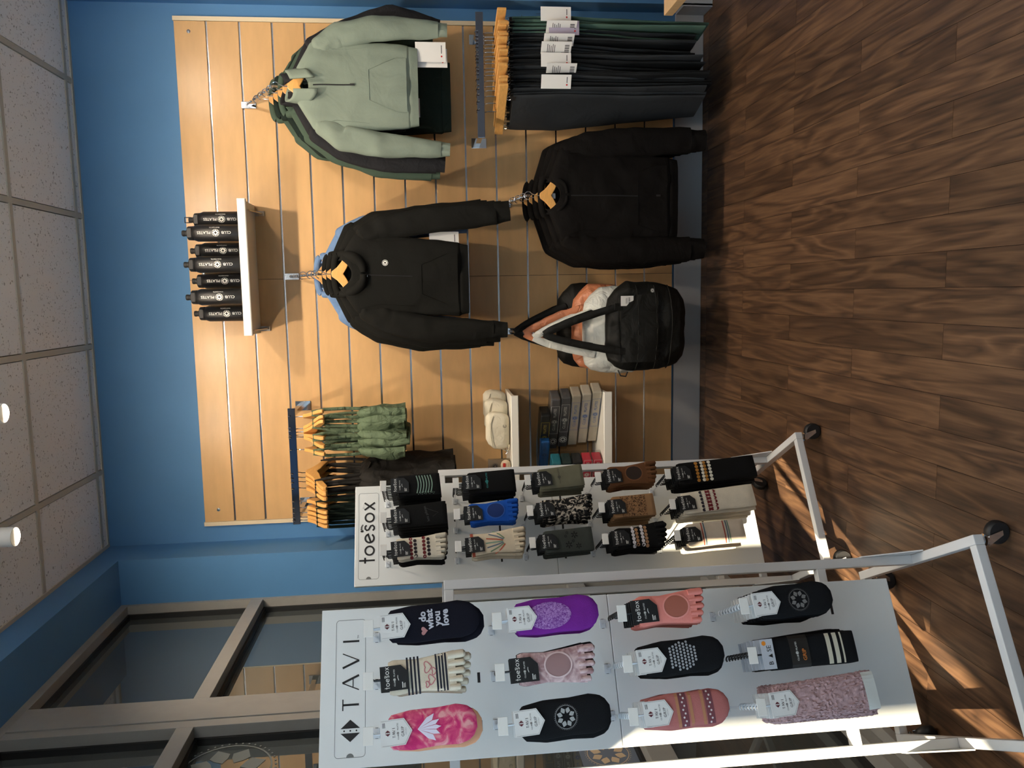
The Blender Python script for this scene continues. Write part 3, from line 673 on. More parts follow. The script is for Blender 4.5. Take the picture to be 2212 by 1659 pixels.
# ------------------------------------------------------------------ soft garments
def soft(keys, n, T, seed, amp=0.006, power=0.62, m=44, fold=0.0, cap=True):
    """closed cloth body from rows (u, z, xl, xr, t); returns MB and front-surface function"""
    rows = []
    for i in range(n + 1):
        z, xl, xr, t = keyed(keys, i / n); rows.append((z, xl, xr, t))
    def disp(x, z): return amp * (nz(x * 9, 0.0, z * 5, seed) + 0.5 * nz(x * 22, 3.0, z * 9, seed) + 0.9 * (abs(nz(x * 11 + z * 4, 7.0, z * 6 - x * 5, seed)) - 0.25)) + fold * math.sin(x * 46 + 4 * nz(x * 3, 0, z * 3, seed)) 
    loops = []
    for z, xl, xr, t in rows:
        L = []
        for k in range(m):
            a = 2 * PI * k / m; c, s = math.cos(a), math.sin(a)
            x = (xl + xr) / 2 + (xr - xl) / 2 * math.copysign(abs(c) ** 0.9, c); y = T * t * math.copysign(abs(s) ** power, s)
            L.append((x + 0.4 * disp(z, x) * abs(c), y + disp(x, z) * min(1, abs(s) * 1.5), z))
        loops.append(L)
    def fy(x, z):
        zs = [r[0] for r in rows]
        i = max(0, min(n - 1, next((j for j in range(n) if zs[j + 1] <= z), n - 1)))
        u = (z - zs[i]) / (zs[i + 1] - zs[i] or 1); u = max(0, min(1, u))
        xl, xr, t = (lerp(rows[i][q], rows[i + 1][q], u) for q in (1, 2, 3))
        c = max(-0.999, min(0.999, (x - (xl + xr) / 2) / ((xr - xl) / 2 or 1))); c = math.copysign(abs(c) ** (1 / 0.9), c); s = math.sqrt(1 - c * c)
        return -T * t * s ** power + disp(x, z) * min(1, s * 1.5)
    return MB().loft(loops, cap), fy
def sleeve(pts, seed, T=0.032, n=34, m=24, amp=0.009):
    """pts: (x, y, z, half-width)"""
    keys = [(i / (len(pts) - 1), *p) for i, p in enumerate(pts)]; loops = []
    P = [keyed(keys, i / n) for i in range(n + 1)]
    for i, (x, y, z, w) in enumerate(P):
        ax, _, az, _ = P[max(0, i - 1)]; bx, _, bz, _ = P[min(n, i + 1)]; d = math.hypot(bx - ax, bz - az) or 1
        sx, sz = (bz - az) / d, -(bx - ax) / d; L = []
        for k in range(m):
            a = 2 * PI * k / m; c, s = math.cos(a), math.sin(a); r = 1 + 0.12 * nz(x * 8 + c, s, z * 13, seed)
            ff = amp * nz(x * 14, c * 2, z * 26, seed + 5)
            L.append((x + sx * c * w * r, y + s * min(T, w * 0.8) * r + ff, z + sz * c * w * r))
        loops.append(L)
    return MB().loft(loops)
def patch(poly, fy, eps=0.002, n=14, mcols=12):
    """cloth piece lying on the front surface; poly is horizontally convex"""
    z0, z1 = min(p[1] for p in poly), max(p[1] for p in poly); g = []
    for i in range(n + 1):
        z = lerp(z1, z0, min(1, max(0, i / n))); z = min(z1 - 1e-5, max(z0 + 1e-5, z)); xs = []
        for (ax, az), (bx, bz) in zip(poly, poly[1:] + poly[:1]):
            if (az - z) * (bz - z) <= 0 and az != bz: xs.append(ax + (bx - ax) * (z - az) / (bz - az))
        a, b = min(xs), max(xs); g.append([(lerp(a, b, j / mcols), fy(lerp(a, b, j / mcols), z) - eps, z) for j in range(mcols + 1)])
    back = [[(x, y + eps * 0.8, z) for x, y, z in r] for r in g]
    return MB().sheet(g)
def seam(pts, fy, r=0.0016, eps=0.0006, n=5):
    P = []
    for (a, b), (c, d) in zip(pts, pts[1:]):
        P += [(lerp(a, c, k / n), lerp(b, d, k / n)) for k in range(n)]
    P.append(pts[-1])
    return MB().tube([(x, fy(x, z) - eps, z) for x, z in P], r, 5)

def pullover(name, label, cat, loc, spec, m, group, seed, style='hood', detail=True, rz=0.0):
    t = thing(name, label, cat, loc, rz, group)
    sw, sz, aw, az, hw, hz = spec['sw'], spec['sz'], spec['aw'], spec['az'], spec['hw'], spec['hz']; cx = spec.get('cx', 0.0); T = spec.get('T', 0.036)
    nzk = -0.098
    keys = [(0.0, nzk, -0.060, 0.060, 0.55), (0.04, nzk - 0.012, -0.075, 0.075, 0.8), (0.16, sz + 0.012, -sw * 0.93, sw * 0.93, 0.85), (0.22, sz - 0.02, -sw, sw, 0.9), (0.5, az, cx * 0.5 - aw, cx * 0.5 + aw, 1.0), (0.88, hz + 0.045, cx - hw * 1.04, cx + hw * 1.04, 1.0), (1.0, hz + 0.035, cx - hw * 1.01, cx + hw * 1.01, 0.85)]
    b, fy = soft(keys, 60, T, seed, spec.get('amp', 0.008), m=64, cap=False)
    dip = spec.get('dip', 0.062); nw = spec.get('neck', 0.074)
    def scoop(x, y, z):
        k_ = max(0.0, 1 - (x / nw) ** 2) * max(0.0, min(1.0, (z - (nzk - 0.07)) / 0.07)) * (1.0 if y < 0.004 else 0.0)
        return (x, y, z - dip * k_)
    b.map(scoop).build('body', m, t, True)
    hk = [(0.0, hz + 0.040, cx - hw * 1.01, cx + hw * 1.01, 0.92), (0.3, hz + 0.03, cx - hw, cx + hw, 0.95), (1.0, hz, cx - hw * 0.97, cx + hw * 0.97, 0.8)]
    soft(hk, 6, T, seed + 1, 0.006, fold=0.0012)[0].build('hem_band', m, t, True)
    for sgn, key in ((-1, 'SL'), (1, 'SR')):
        pts = spec[key]; q0 = pts[0]; sl = sleeve([(q0[0] * 0.86, q0[1], q0[2] + 0.004, 0.020), (q0[0] * 1.02, q0[1], q0[2] - 0.022, q0[3] * 0.86)] + [tuple(q) for q in pts[1:]], seed + 3 * sgn); sl.build('sleeve', m, t, True)
        (x0, y0, z0, w0), (x1, y1, z1, w1) = pts[-2], pts[-1]
        d = math.hypot(x1 - x0, z1 - z0); ux, uz = (x1 - x0) / d, (z1 - z0) / d; c = spec.get('cuff', 0.05)
        sleeve([(x1 - ux * 0.004, y1, z1 - uz * 0.004, w1 * 0.93), (x1 + ux * c * 0.5, y1, z1 + uz * c * 0.5, w1 * 0.84), (x1 + ux * c, y1, z1 + uz * c, w1 * 0.82)], seed + 9, n=6).build('cuff', spec.get('cuffmat', m), t, True)
    if style == 'collar':
        g = []
        for i in range(7):
            u = i / 6; r = 1.0 + 0.18 * (1 - u); row = []
            for k in range(25):
                a = -PI / 2 + 0.32 + (2 * PI - 0.64) * k / 24; fr = max(0, -math.sin(a))
                zz = nzk - 0.030 + u * 0.068 - 0.075 * fr * (1 - 0.55 * u) - 0.01 * math.sin(2 * a); row.append((0.066 * r * math.cos(a), 0.046 * r * math.sin(a) - 0.004 - 0.012 * fr * (1 - u), zz))
            g.append(row)
        c = MB().sheet(g); o = c.build('collar', m, t, True); so = o.modifiers.new('thick', 'SOLIDIFY'); so.thickness = 0.006
    else:
        arcs = ((0.086, nzk - 0.006, nzk - 0.118, 0.022),) if style == 'hood' else ((0.074, nzk - 0.006, nzk - 0.092, 0.009),)
        for k, (sx, z0, z1, th) in enumerate(arcs):
            for s in (-1, 1):
                P = []; R = []
                for q in range(13):
                    a = q / 12; x = s * (sx * math.cos(a * PI / 2) ** 0.75 + 0.005); z = lerp(z0, z1, math.sin(a * PI / 2) ** 1.3)
                    y = lerp(0.020, fy(x, min(z, nzk - 0.014)) - 0.15 * th, min(1, a * 2.0)); P.append((x, y, z)); R.append(th * (0.70 + 0.35 * math.sin(PI * a)) * (1 + 0.25 * nz(q * 0.8, k * 3 + s, seed)))
                MB().tube(P, R, 12).build('hood_fold' if style == 'hood' else 'neckband', m, t, True)
        P = [(0.085 * math.cos(a), 0.026, nzk + 0.002 + 0.018 * math.sin(a)) for a in [PI * q / 12 for q in range(13)]]
        MB().tube(P, 0.016, 10).build('hood', m, t, True)
    if detail:
        dk = spec.get('seam', M_ink)
        zt = nzk - (0.085 if style == 'collar' else 0.110); zb = spec.get('zipb', -0.34)
        seam([(cx * 0.2, zt), (cx * 0.35, (zt + zb) / 2), (cx * 0.5, zb)], fy, 0.0030, 0.0008).build('zipper', spec.get('zipmat', dk), t, True)
        MB().box(-0.004, 0.004, -0.003, 0.0, -0.020, 0.0).build('zip_pull', M_chrome if style == 'hood' else dk, t, loc=(cx * 0.35, fy(cx * 0.35, zt - 0.02 if style == 'hood' else zb) - 0.004, zt - 0.005 if style == 'hood' else zb + 0.012))
        pz0, pz1, px0, px1 = spec.get('pocket', (hz + 0.05, hz + 0.215, 0.115, 0.065))
        poly = [(cx - px0, pz0), (cx - px0, pz0 + 0.05), (cx - px1, pz1), (cx + px1, pz1), (cx + px0, pz0 + 0.05), (cx + px0, pz0)]
        patch(poly, fy, 0.0045).build('pocket', m, t, True)
        seam(poly[1:5], fy, 0.0014, 0.0055).build('pocket_seam', m, t, True)
        seam([(-sw * 0.86, sz + 0.02), (-aw * 0.80, sz - 0.09), (-aw * 0.86, az)], fy, 0.0013, 0.0006).build('shoulder_seam', m, t, True)
        seam([(sw * 0.86, sz + 0.02), (aw * 0.80, sz - 0.09), (aw * 0.86, az)], fy, 0.0013, 0.0006).build('shoulder_seam', m, t, True)
    return t, fy

def arm_pt(w, u, depth=0.36):
    x, z0, z1 = w; return (x, -depth * u, lerp(z0, z1, u) + 0.016)
ORD = ('front', 'second', 'third', 'fourth', 'fifth', 'sixth')
# sage half-zip pullovers
S_G = dict(sw=0.197, sz=-0.185, aw=0.188, az=-0.42, hw=0.172, hz=-0.640, SL=[(-0.165, 0, -0.19, 0.050), (-0.222, -0.012, -0.30, 0.058), (-0.256, -0.018, -0.48, 0.056), (-0.272, -0.015, -0.735, 0.036)], SR=[(0.165, 0, -0.19, 0.050), (0.215, -0.010, -0.30, 0.054), (0.246, -0.018, -0.48, 0.055), (0.243, -0.015, -0.735, 0.036)], zipb=-0.355, cuff=0.04)
gl = [('sage green half-zip pullover at the front of its arm', M_sage, 'sage'), ('charcoal pullover right behind the sage green one', M_char_fab, 'char'), ('forest green pullover behind the charcoal one', M_green, 'green'), ('dark green longer pullover hanging low behind the sage one', M_dgreen, 'dg'), ('forest green pullover close to the wall behind the sage one', M_green, 'green2')]
for k, (lb, mm, s) in enumerate(gl):
    u = 1.0 - 0.165 * k; p = arm_pt(W_GREEN, u); spec = dict(S_G)
    if k == 1: spec.update(sw=0.215, SL=[(-0.18, 0, -0.19, 0.055), (-0.25, 0.0, -0.32, 0.060), (-0.305, 0, -0.50, 0.058), (-0.325, 0, -0.745, 0.042)], SR=[(0.18, 0, -0.19, 0.052), (0.25, 0, -0.36, 0.058), (0.315, 0, -0.56, 0.058), (0.285, 0, -0.735, 0.040)])
    if k == 2: spec.update(sw=0.205, SL=[(-0.18, 0, -0.19, 0.055), (-0.25, 0.0, -0.32, 0.060), (-0.325, 0, -0.52, 0.058), (-0.35, 0, -0.755, 0.042)])
    if k == 3: spec.update(hz=-0.885, hw=0.160, aw=0.18)
    if k == 4: spec.update(sw=0.185)
    hanger('wooden hanger carrying the %s pullover in the sage pullover row' % ORD[k], p, 0, 'wooden hangers on the sage pullover arm')
    t, fy = pullover('half_zip_pullover', lb, 'pullover', (p[0], p[1], p[2]), spec, mm, 'pullovers on the sage pullover arm', 11 + k, 'collar' if k < 2 else 'hood', k == 0)
    if k == 0:
        hang_tag(t, 0.150, -0.012, -0.632, 0.1, 0.088, 0.135); hang_tag(t, 0.128, 0.002, -0.628, 0.15, 0.085, 0.145)
    if k == 3: hang_tag(t, -0.058, -0.045, -0.62, 0.0, 0.085, 0.120, True, mat('grey_tag', srgb(190, 178, 178), 0.5))
# black hoodies
S_K = dict(sw=0.190, sz=-0.190, aw=0.176, az=-0.44, hw=0.162, hz=-0.690, cx=-0.032, SL=[(-0.165, 0, -0.20, 0.052), (-0.222, -0.012, -0.33, 0.060), (-0.262, -0.02, -0.52, 0.060), (-0.268, -0.018, -0.80, 0.044)], SR=[(0.165, 0, -0.20, 0.052), (0.212, -0.010, -0.32, 0.056), (0.236, -0.018, -0.52, 0.060), (0.266, -0.015, -0.82, 0.055)], zipb=-0.435, cuff=0.065, T=0.040, zipmat=M_char_fab)
kl = [('black hoodie with small white emblem at the front of its arm', M_blk_fab), ('black hoodie directly behind the emblem hoodie', M_blk_fab), ('black hoodie second behind the emblem hoodie', M_blk_fab), ('powder blue hoodie at the back behind the black hoodies', M_sky)]
for k, (lb, mm) in enumerate(kl):
    u = 1.0 - (0, 0.16, 0.30, 0.58)[k]; p = arm_pt(W_BLACK, u); spec = dict(S_K)
    if k in (1, 2):
        o = 0.018 * k; spec.update(sw=0.205 + o, SL=[(x - o - 0.008, y, z, w) for x, y, z, w in S_K['SL']], SR=[(x + o * 0.5, y, z, w) for x, y, z, w in S_K['SR']], hz=-0.72)
    if k == 3: spec.update(sw=0.215, cx=-0.01, SL=[(-0.18, 0, -0.19, 0.055), (-0.235, 0, -0.32, 0.058), (-0.25, 0, -0.52, 0.055), (-0.25, 0, -0.74, 0.04)], SR=[(0.18, 0, -0.19, 0.055), (0.225, 0, -0.32, 0.058), (0.225, 0, -0.52, 0.055), (0.225, 0, -0.74, 0.04)], hz=-0.66)
    hanger('wooden hanger carrying the %s hoodie in the black hoodie row' % ORD[k], p, 0, 'wooden hangers on the black hoodie arm')
    t, fy = pullover('hoodie', lb, 'hoodie', p, spec, mm, 'hoodies on the black hoodie arm', 31 + k, 'hood', k == 0)
    if k == 0:
        Flat().gear(0, 0, 0.0135).on(lambda a, b: (0.046 + a, fy(0.046 + a, -0.313 + b) - 0.0012, -0.313 + b)).build('emblem', M_wink, t)
        hang_tag(t, 0.145, -0.004, -0.515, 0.35, 0.085, 0.135)
# black jackets low on the wall
S_J = dict(sw=0.228, sz=-0.175, aw=0.200, az=-0.42, hw=0.186, hz=-0.715, cx=-0.02, SL=[(-0.195, 0, -0.18, 0.055), (-0.245, -0.012, -0.32, 0.064), (-0.255, -0.02, -0.52, 0.066), (-0.252, -0.018, -0.775, 0.056)], SR=[(0.195, 0, -0.18, 0.055), (0.225, -0.012, -0.30, 0.062), (0.238, -0.02, -0.50, 0.066), (0.245, -0.018, -0.775, 0.058)], zipb=-0.62, cuff=0.07, T=0.045, amp=0.012, pocket=(-0.66, -0.52, 0.15, 0.12))
jl = ['black zip jacket at the front of the low arm near the floor', 'black jacket directly behind the low front jacket', 'black jacket second behind the low front jacket', 'black jacket nearest the wall on the low arm']
for k, lb in enumerate(jl):
    u = 1.0 - 0.20 * k; p = arm_pt(W_JKT, u); spec = dict(S_J)
    if k: spec.update(sw=0.228 + 0.01 * k, SL=[(x - 0.006 * k, y, z, w) for x, y, z, w in S_J['SL']], SR=[(x + 0.004 * k, y, z, w) for x, y, z, w in S_J['SR']], hz=-0.73 - 0.012 * k)
    hanger('wooden hanger carrying the %s jacket on the low arm' % ORD[k], p, 0, 'wooden hangers on the low jacket arm')
    t, fy = pullover('zip_jacket', lb, 'jacket', p, spec, M_lkn, 'black jackets on the low arm', 51 + k, 'mock', k == 0)
    if k == 0:
        MB().box(-0.012, 0.012, -0.001, 0.001, -0.016, 0).build('neck_label', M_card, t, loc=(0.0, 0.016, -0.128))
        hang_tag(t, 0.150, 0.02, -0.56, 1.3, 0.06, 0.13)

# ------------------------------------------------------------------ tops on the left rail
STRAP_M = {}
def tank(label, x, rz, m, long, seed, group, z=2.098):
    t = thing('tank_top', label, 'tank top', (x, -0.30, z), PI / 2 + rz, group); hz = (-0.775 if long else -0.552) + 0.03 * nz(seed * 1.7, 0.3, 0.1); w = 0.150 if not long else 0.165
    keys = [(0.0, -0.325, -0.085, 0.085, 0.35), (0.12, -0.345, -0.115, 0.115, 0.8), (0.3, -0.39, -w * 0.94, w * 0.94, 1.0), (0.6, lerp(-0.39, hz, 0.5), -w, w, 1.1), (1.0, hz, -w * 1.03, w * 1.03, 0.9)]
    b, fy = soft(keys, 44, 0.032, seed, 0.026, fold=0.005, m=60); b.build('body', m, t, True)
    for s in (-1, 1):
        P = [(s * 0.085, -0.018, -0.345), (s * 0.100, -0.020, -0.27), (s * 0.112, -0.016, -0.18), (s * 0.116, -0.006, -0.127), (s * 0.116, 0.006, -0.127), (s * 0.108, 0.018, -0.19), (s * 0.088, 0.020, -0.30), (s * 0.07, 0.016, -0.36)]
        MB().tube(P, 0.0075, 8, flat=0.45).build('strap', m, t, True)
    N = [(-0.085, -0.022, -0.335), (-0.05, -0.030, -0.365), (0, -0.033, -0.375), (0.05, -0.030, -0.365), (0.085, -0.022, -0.335)]
    MB().tube(N, 0.004, 6).build('neckline', m, t, True)
    if long: MB().box(-0.03, 0.03, 0.004, 0.006, -0.36, -0.33).build('neck_label', M_card, t)
    return t
G1 = [(0.572, 0.26), (0.515, 0.43), (0.499, 0.40), (0.483, 0.08), (0.474, -0.08), (0.414, 0.06)]
G2 = [(0.303, -0.20), (0.280, -0.17), (0.259, -0.10), (0.229, -0.06)]
G3 = [(0.166, 0.11), (0.134, 0.11), (0.110, 0.12), (0.089, 0.12), (0.073, 0.09)]
O6 = ('first', 'second', 'third', 'fourth', 'fifth', 'sixth')
for gi_, (G, m_, lg, cl) in enumerate(((G1, M_tank, False, 'olive green cropped tank, %s from the right end of the rail'), (G2, M_ktank, True, 'long black tank top, %s from the right among the black ones'), (G3, M_dgreen, False, 'dark green tank, %s from the right in the leftmost cluster'))):
    for k, (x, rz) in enumerate(G):
        hanger('wooden hanger, %s from the right in the %s cluster of tops' % (O6[k], ('green', 'black', 'leftmost')[gi_]), (x, -0.30, 2.098), PI / 2 + rz, 'wooden hangers on the rail of tops', False)
        tank(cl % O6[k], x, rz, m_, lg, 70 + 10 * gi_ + k, 'tops on the left rail')

# ------------------------------------------------------------------ leggings on clip hangers
C_HOOK = hook_tube(-0.085).mesh('hook', True); C_HOOK.materials.append(M_chrome)
C_WOOD = MB().box(-0.17, 0.17, -0.0065, 0.0065, -0.125, -0.085).mesh('wood_bar'); C_WOOD.materials.append(M_hwood)
cl_ = MB().tube([(-0.010, 0, -0.120), (-0.012, -0.008, -0.140), (0, -0.010, -0.152), (0.012, -0.008, -0.140), (0.010, 0, -0.120)], 0.0016, 6)
cl_.tube([(-0.010, 0, -0.120), (-0.012, 0.008, -0.140), (0, 0.010, -0.152), (0.012, 0.008, -0.140), (0.010, 0, -0.120)], 0.0016, 6)
C_CLIP = cl_.mesh('clip', True); C_CLIP.materials.append(M_chrome)
C_PAD = MB().box(-0.012, 0.012, -0.011, -0.007, -0.168, -0.146).box(-0.012, 0.012, 0.007, 0.011, -0.168, -0.146).mesh('pad'); C_PAD.materials.append(M_black)
def legging_mesh(seed, ln):
    mb = MB(); rr = random.Random(seed)
    for q in range(2):
        off = (q - 0.5) * 0.013; L2 = ln - 0.03 * q * rr.random(); sk = rr.uniform(-0.035, 0.035)
        keys = [(0.0, -0.158, -0.118, 0.118, 0.55), (0.06, -0.20, -0.121, 0.121, 0.8), (0.25, -0.38, -0.132, 0.126, 1.0), (0.6, lerp(-0.38, -L2, 0.5), -0.102 + sk, 0.088 + sk, 1.0), (1.0, -L2, -0.088 + 2 * sk, 0.062 + 2 * sk, 0.9)]
        b, _ = soft(keys, 22, 0.0085, seed + q, 0.006, 0.7, 22); b.map(lambda x, y, z: (x, y + off * (1 + 0.6 * (-z)), z + (0.06 * x if z < -L2 + 0.02 else 0))); mb.add(b.v, b.f)
    return mb.mesh('leggings', True)
RX = [2.31, 2.292, 2.277, 2.258, 2.243, 2.225, 2.206, 2.191, 2.176, 2.154, 2.139, 2.123, 2.099, 2.074, 2.056, 2.031, 2.0, 1.963]
TAGS = {0: 0, 2: 1, 3: 0, 5: 1, 8: 1, 12: 0, 14: 1, 16: 0}
for k, x in enumerate(RX):
    rz = PI / 2 + lerp(0.14, 0.42, (k / 17) ** 1.6) + (0.10, -0.02, -0.06, 0.08, 0.0, -0.07, 0.09, 0.03, -0.05, 0.06, 0.0, -0.06, 0.07, -0.03, 0.05, -0.05, 0.02, 0.04)[k]
    zj = 1.180 - (0, 7, 2, 10, 4, 0, 8, 3, 11, 1, 6, 0, 9, 4, 0, 7, 3, 5)[k] * 0.001
    n = k + 1; od = '%d%s' % (n, 'st' if n % 10 == 1 and n != 11 else 'nd' if n % 10 == 2 and n != 12 else 'rd' if n % 10 == 3 and n != 13 else 'th')
    h = thing('clip_hanger', 'wooden clip hanger, %s from the right on the leggings rail' % od, 'hanger', (x, -0.30, 1.180), rz, 'clip hangers on the leggings rail')
    put('hook', C_HOOK, None, h); put('wood_bar', C_WOOD, None, h, bevel=0.002, loc=(((k * 5) % 7 - 3) * 0.006, 0, zj - 1.18))
    for s in (-0.10, 0.10):
        c = put('clip', C_CLIP, None, h, loc=(s, 0, 0)); put('pad', C_PAD, None, c)
    mm = M_gleg if k < 3 else (M_nleg if k in (3, 4, 6, 7, 9, 12, 14, 16, 17) else M_leg)
    cn = 'spruce green' if k < 3 else 'ink black' if mm is M_nleg else 'black'
    ln = [1.06, 1.03, 1.02, 1.00, 1.01, 0.99, 1.02, 0.98, 1.0, 1.03, 1.02, 1.03, 1.05, 1.06, 1.05, 1.06, 1.05, 1.04][k]
    t = thing('leggings', '%s leggings, %s from the right on their rail' % (cn, od), 'leggings', (x, -0.30, 1.180), rz, 'leggings on the right rail')
    put('fabric', legging_mesh(100 + k, ln), mm, t)
    MB().tube([(-0.121, -0.014, -0.20), (0, -0.0165, -0.203), (0.121, -0.014, -0.20)], 0.0012, 5).build('waistband_seam', mm, t)
    if k in TAGS: hang_tag(t, -0.150, -0.004 + 0.006 * (k % 2), -0.28 - 0.012 * (k % 4), -0.32 - rz - 0.42 * (k % 3) + 0.3, 0.060, 0.135, TAGS[k] == 1, mat('lilac_tag', srgb(176, 168, 190), 0.5) if k == 3 else None)

# ------------------------------------------------------------------ tote bags
def tote(label, u, m, cx, dz, sc, seed, front):
    x, y, z = arm_pt(W_BAG, u); x0 = x + 0.02 + cx; t = thing('tote_bag', label, 'bag', (x0, y - 0.02, z), 0, 'tote bags on the low arm')
    zz = lambda q: (q - 0.886) * sc + dz
    keys = [(0.0, zz(0.600), -0.110, 0.090, 0.18), (0.04, zz(0.590), -0.150, 0.140, 0.4), (0.14, zz(0.555), -0.185, 0.180, 0.75), (0.28, zz(0.50), -0.200, 0.220, 0.95), (0.5, zz(0.40), -0.207, 0.222, 1.1), (0.72, zz(0.32), -0.192, 0.204, 1.1), (0.88, zz(0.262), -0.168, 0.180, 0.95), (1.0, zz(0.232), -0.140, 0.140, 0.55)]
    b, fy = soft(keys, 44, 0.075, seed, 0.022, 0.6, 60); b.build('body', m, t, True)
    hz0 = zz(0.545)
    for yy in (-0.055, 0.05):
        for s in (-1, 1):
            P = []
            for q in range(13):
                a = q / 12; xx = s * 0.104 * (1 - a) ** 0.80; P.append((xx - 0.02 * a if True else xx, lerp(yy, yy * 0.12, a), lerp(hz0, 0.006, a ** 0.92) if q < 12 else 0.006))
            MB().tube(P, [0.0085 * (1 + 0.14 * nz(q * 1.3, s, seed)) for q in range(13)], 10, flat=2.1).build('handle', m, t, True)
    if front:
        for s, zc in ((-1, zz(0.53)), (1, zz(0.555))):
            MB().box(-0.016, 0.016, -0.003, 0.003, -0.018, 0.018).build('handle_patch', m, t, bevel=0.001, loc=(s * 0.104, fy(s * 0.104, zc) - 0.014, zc))
        patch([(-0.155, zz(0.37)), (-0.155, zz(0.545)), (0.150, zz(0.555)), (0.165, zz(0.37))], fy, 0.012).build('front_pocket', m, t, True)
        for q in (0.47, 0.385, 0.315): seam([(-0.19, zz(q)), (-0.06, zz(q - 0.010)), (0.08, zz(q - 0.008)), (0.20, zz(q))], fy, 0.0030, 0.010).build('quilt_seam', M_char_fab if False else m, t, True)
        tg = MB().box(-0.023, 0.023, -0.0007, 0.0007, -0.06, 0).build('price_tag', M_card, t, loc=(0.130, fy(0.13, zz(0.52)) - 0.020, zz(0.545)), rot=(0.05, 0, 0))
        f = Flat()
        for q in range(8): f.rect(-0.016 + 0.004 * q, -0.016 + 0.004 * q + (0.0025 if q % 3 else 0.0013), -0.044, -0.036)
        f.rect(-0.014, 0.014, -0.030, -0.0285).rect(-0.012, 0.012, -0.026, -0.0245); f.on(plane_xz(-0.0011)).build('barcode', M_ink, tg)['kind'] = 'stuff'
        Flat().gear(0, 0, 0.0095).on(lambda a, b_: (0.176 + a, fy(0.176 + a, zz(0.392) + b_) - 0.0015, zz(0.392) + b_)).build('emblem', M_wink, t)
        MB().tube([(-0.196, -0.02, zz(0.545)), (-0.222, -0.03, zz(0.535)), (-0.226, -0.03, zz(0.51)), (-0.205, -0.025, zz(0.50))], 0.0035, 8).build('side_clip', M_black, t, True)
    return t
tote('black quilted tote bag with small white emblem in front', 1.0, M_knyl, 0.0, 0.0, 1.0, 5, True)
tote('pale grey nylon tote bag behind the black one', 0.74, M_silver, -0.02, 0.015, 0.86, 6, False)
tote('copper nylon tote bag behind the pale grey one', 0.50, M_copper, -0.005, 0.006, 0.82, 7, False)
tote('black duffel bag at the back of the tote bag arm', 0.24, M_knyl, 0.0, 0.020, 0.78, 8, False)
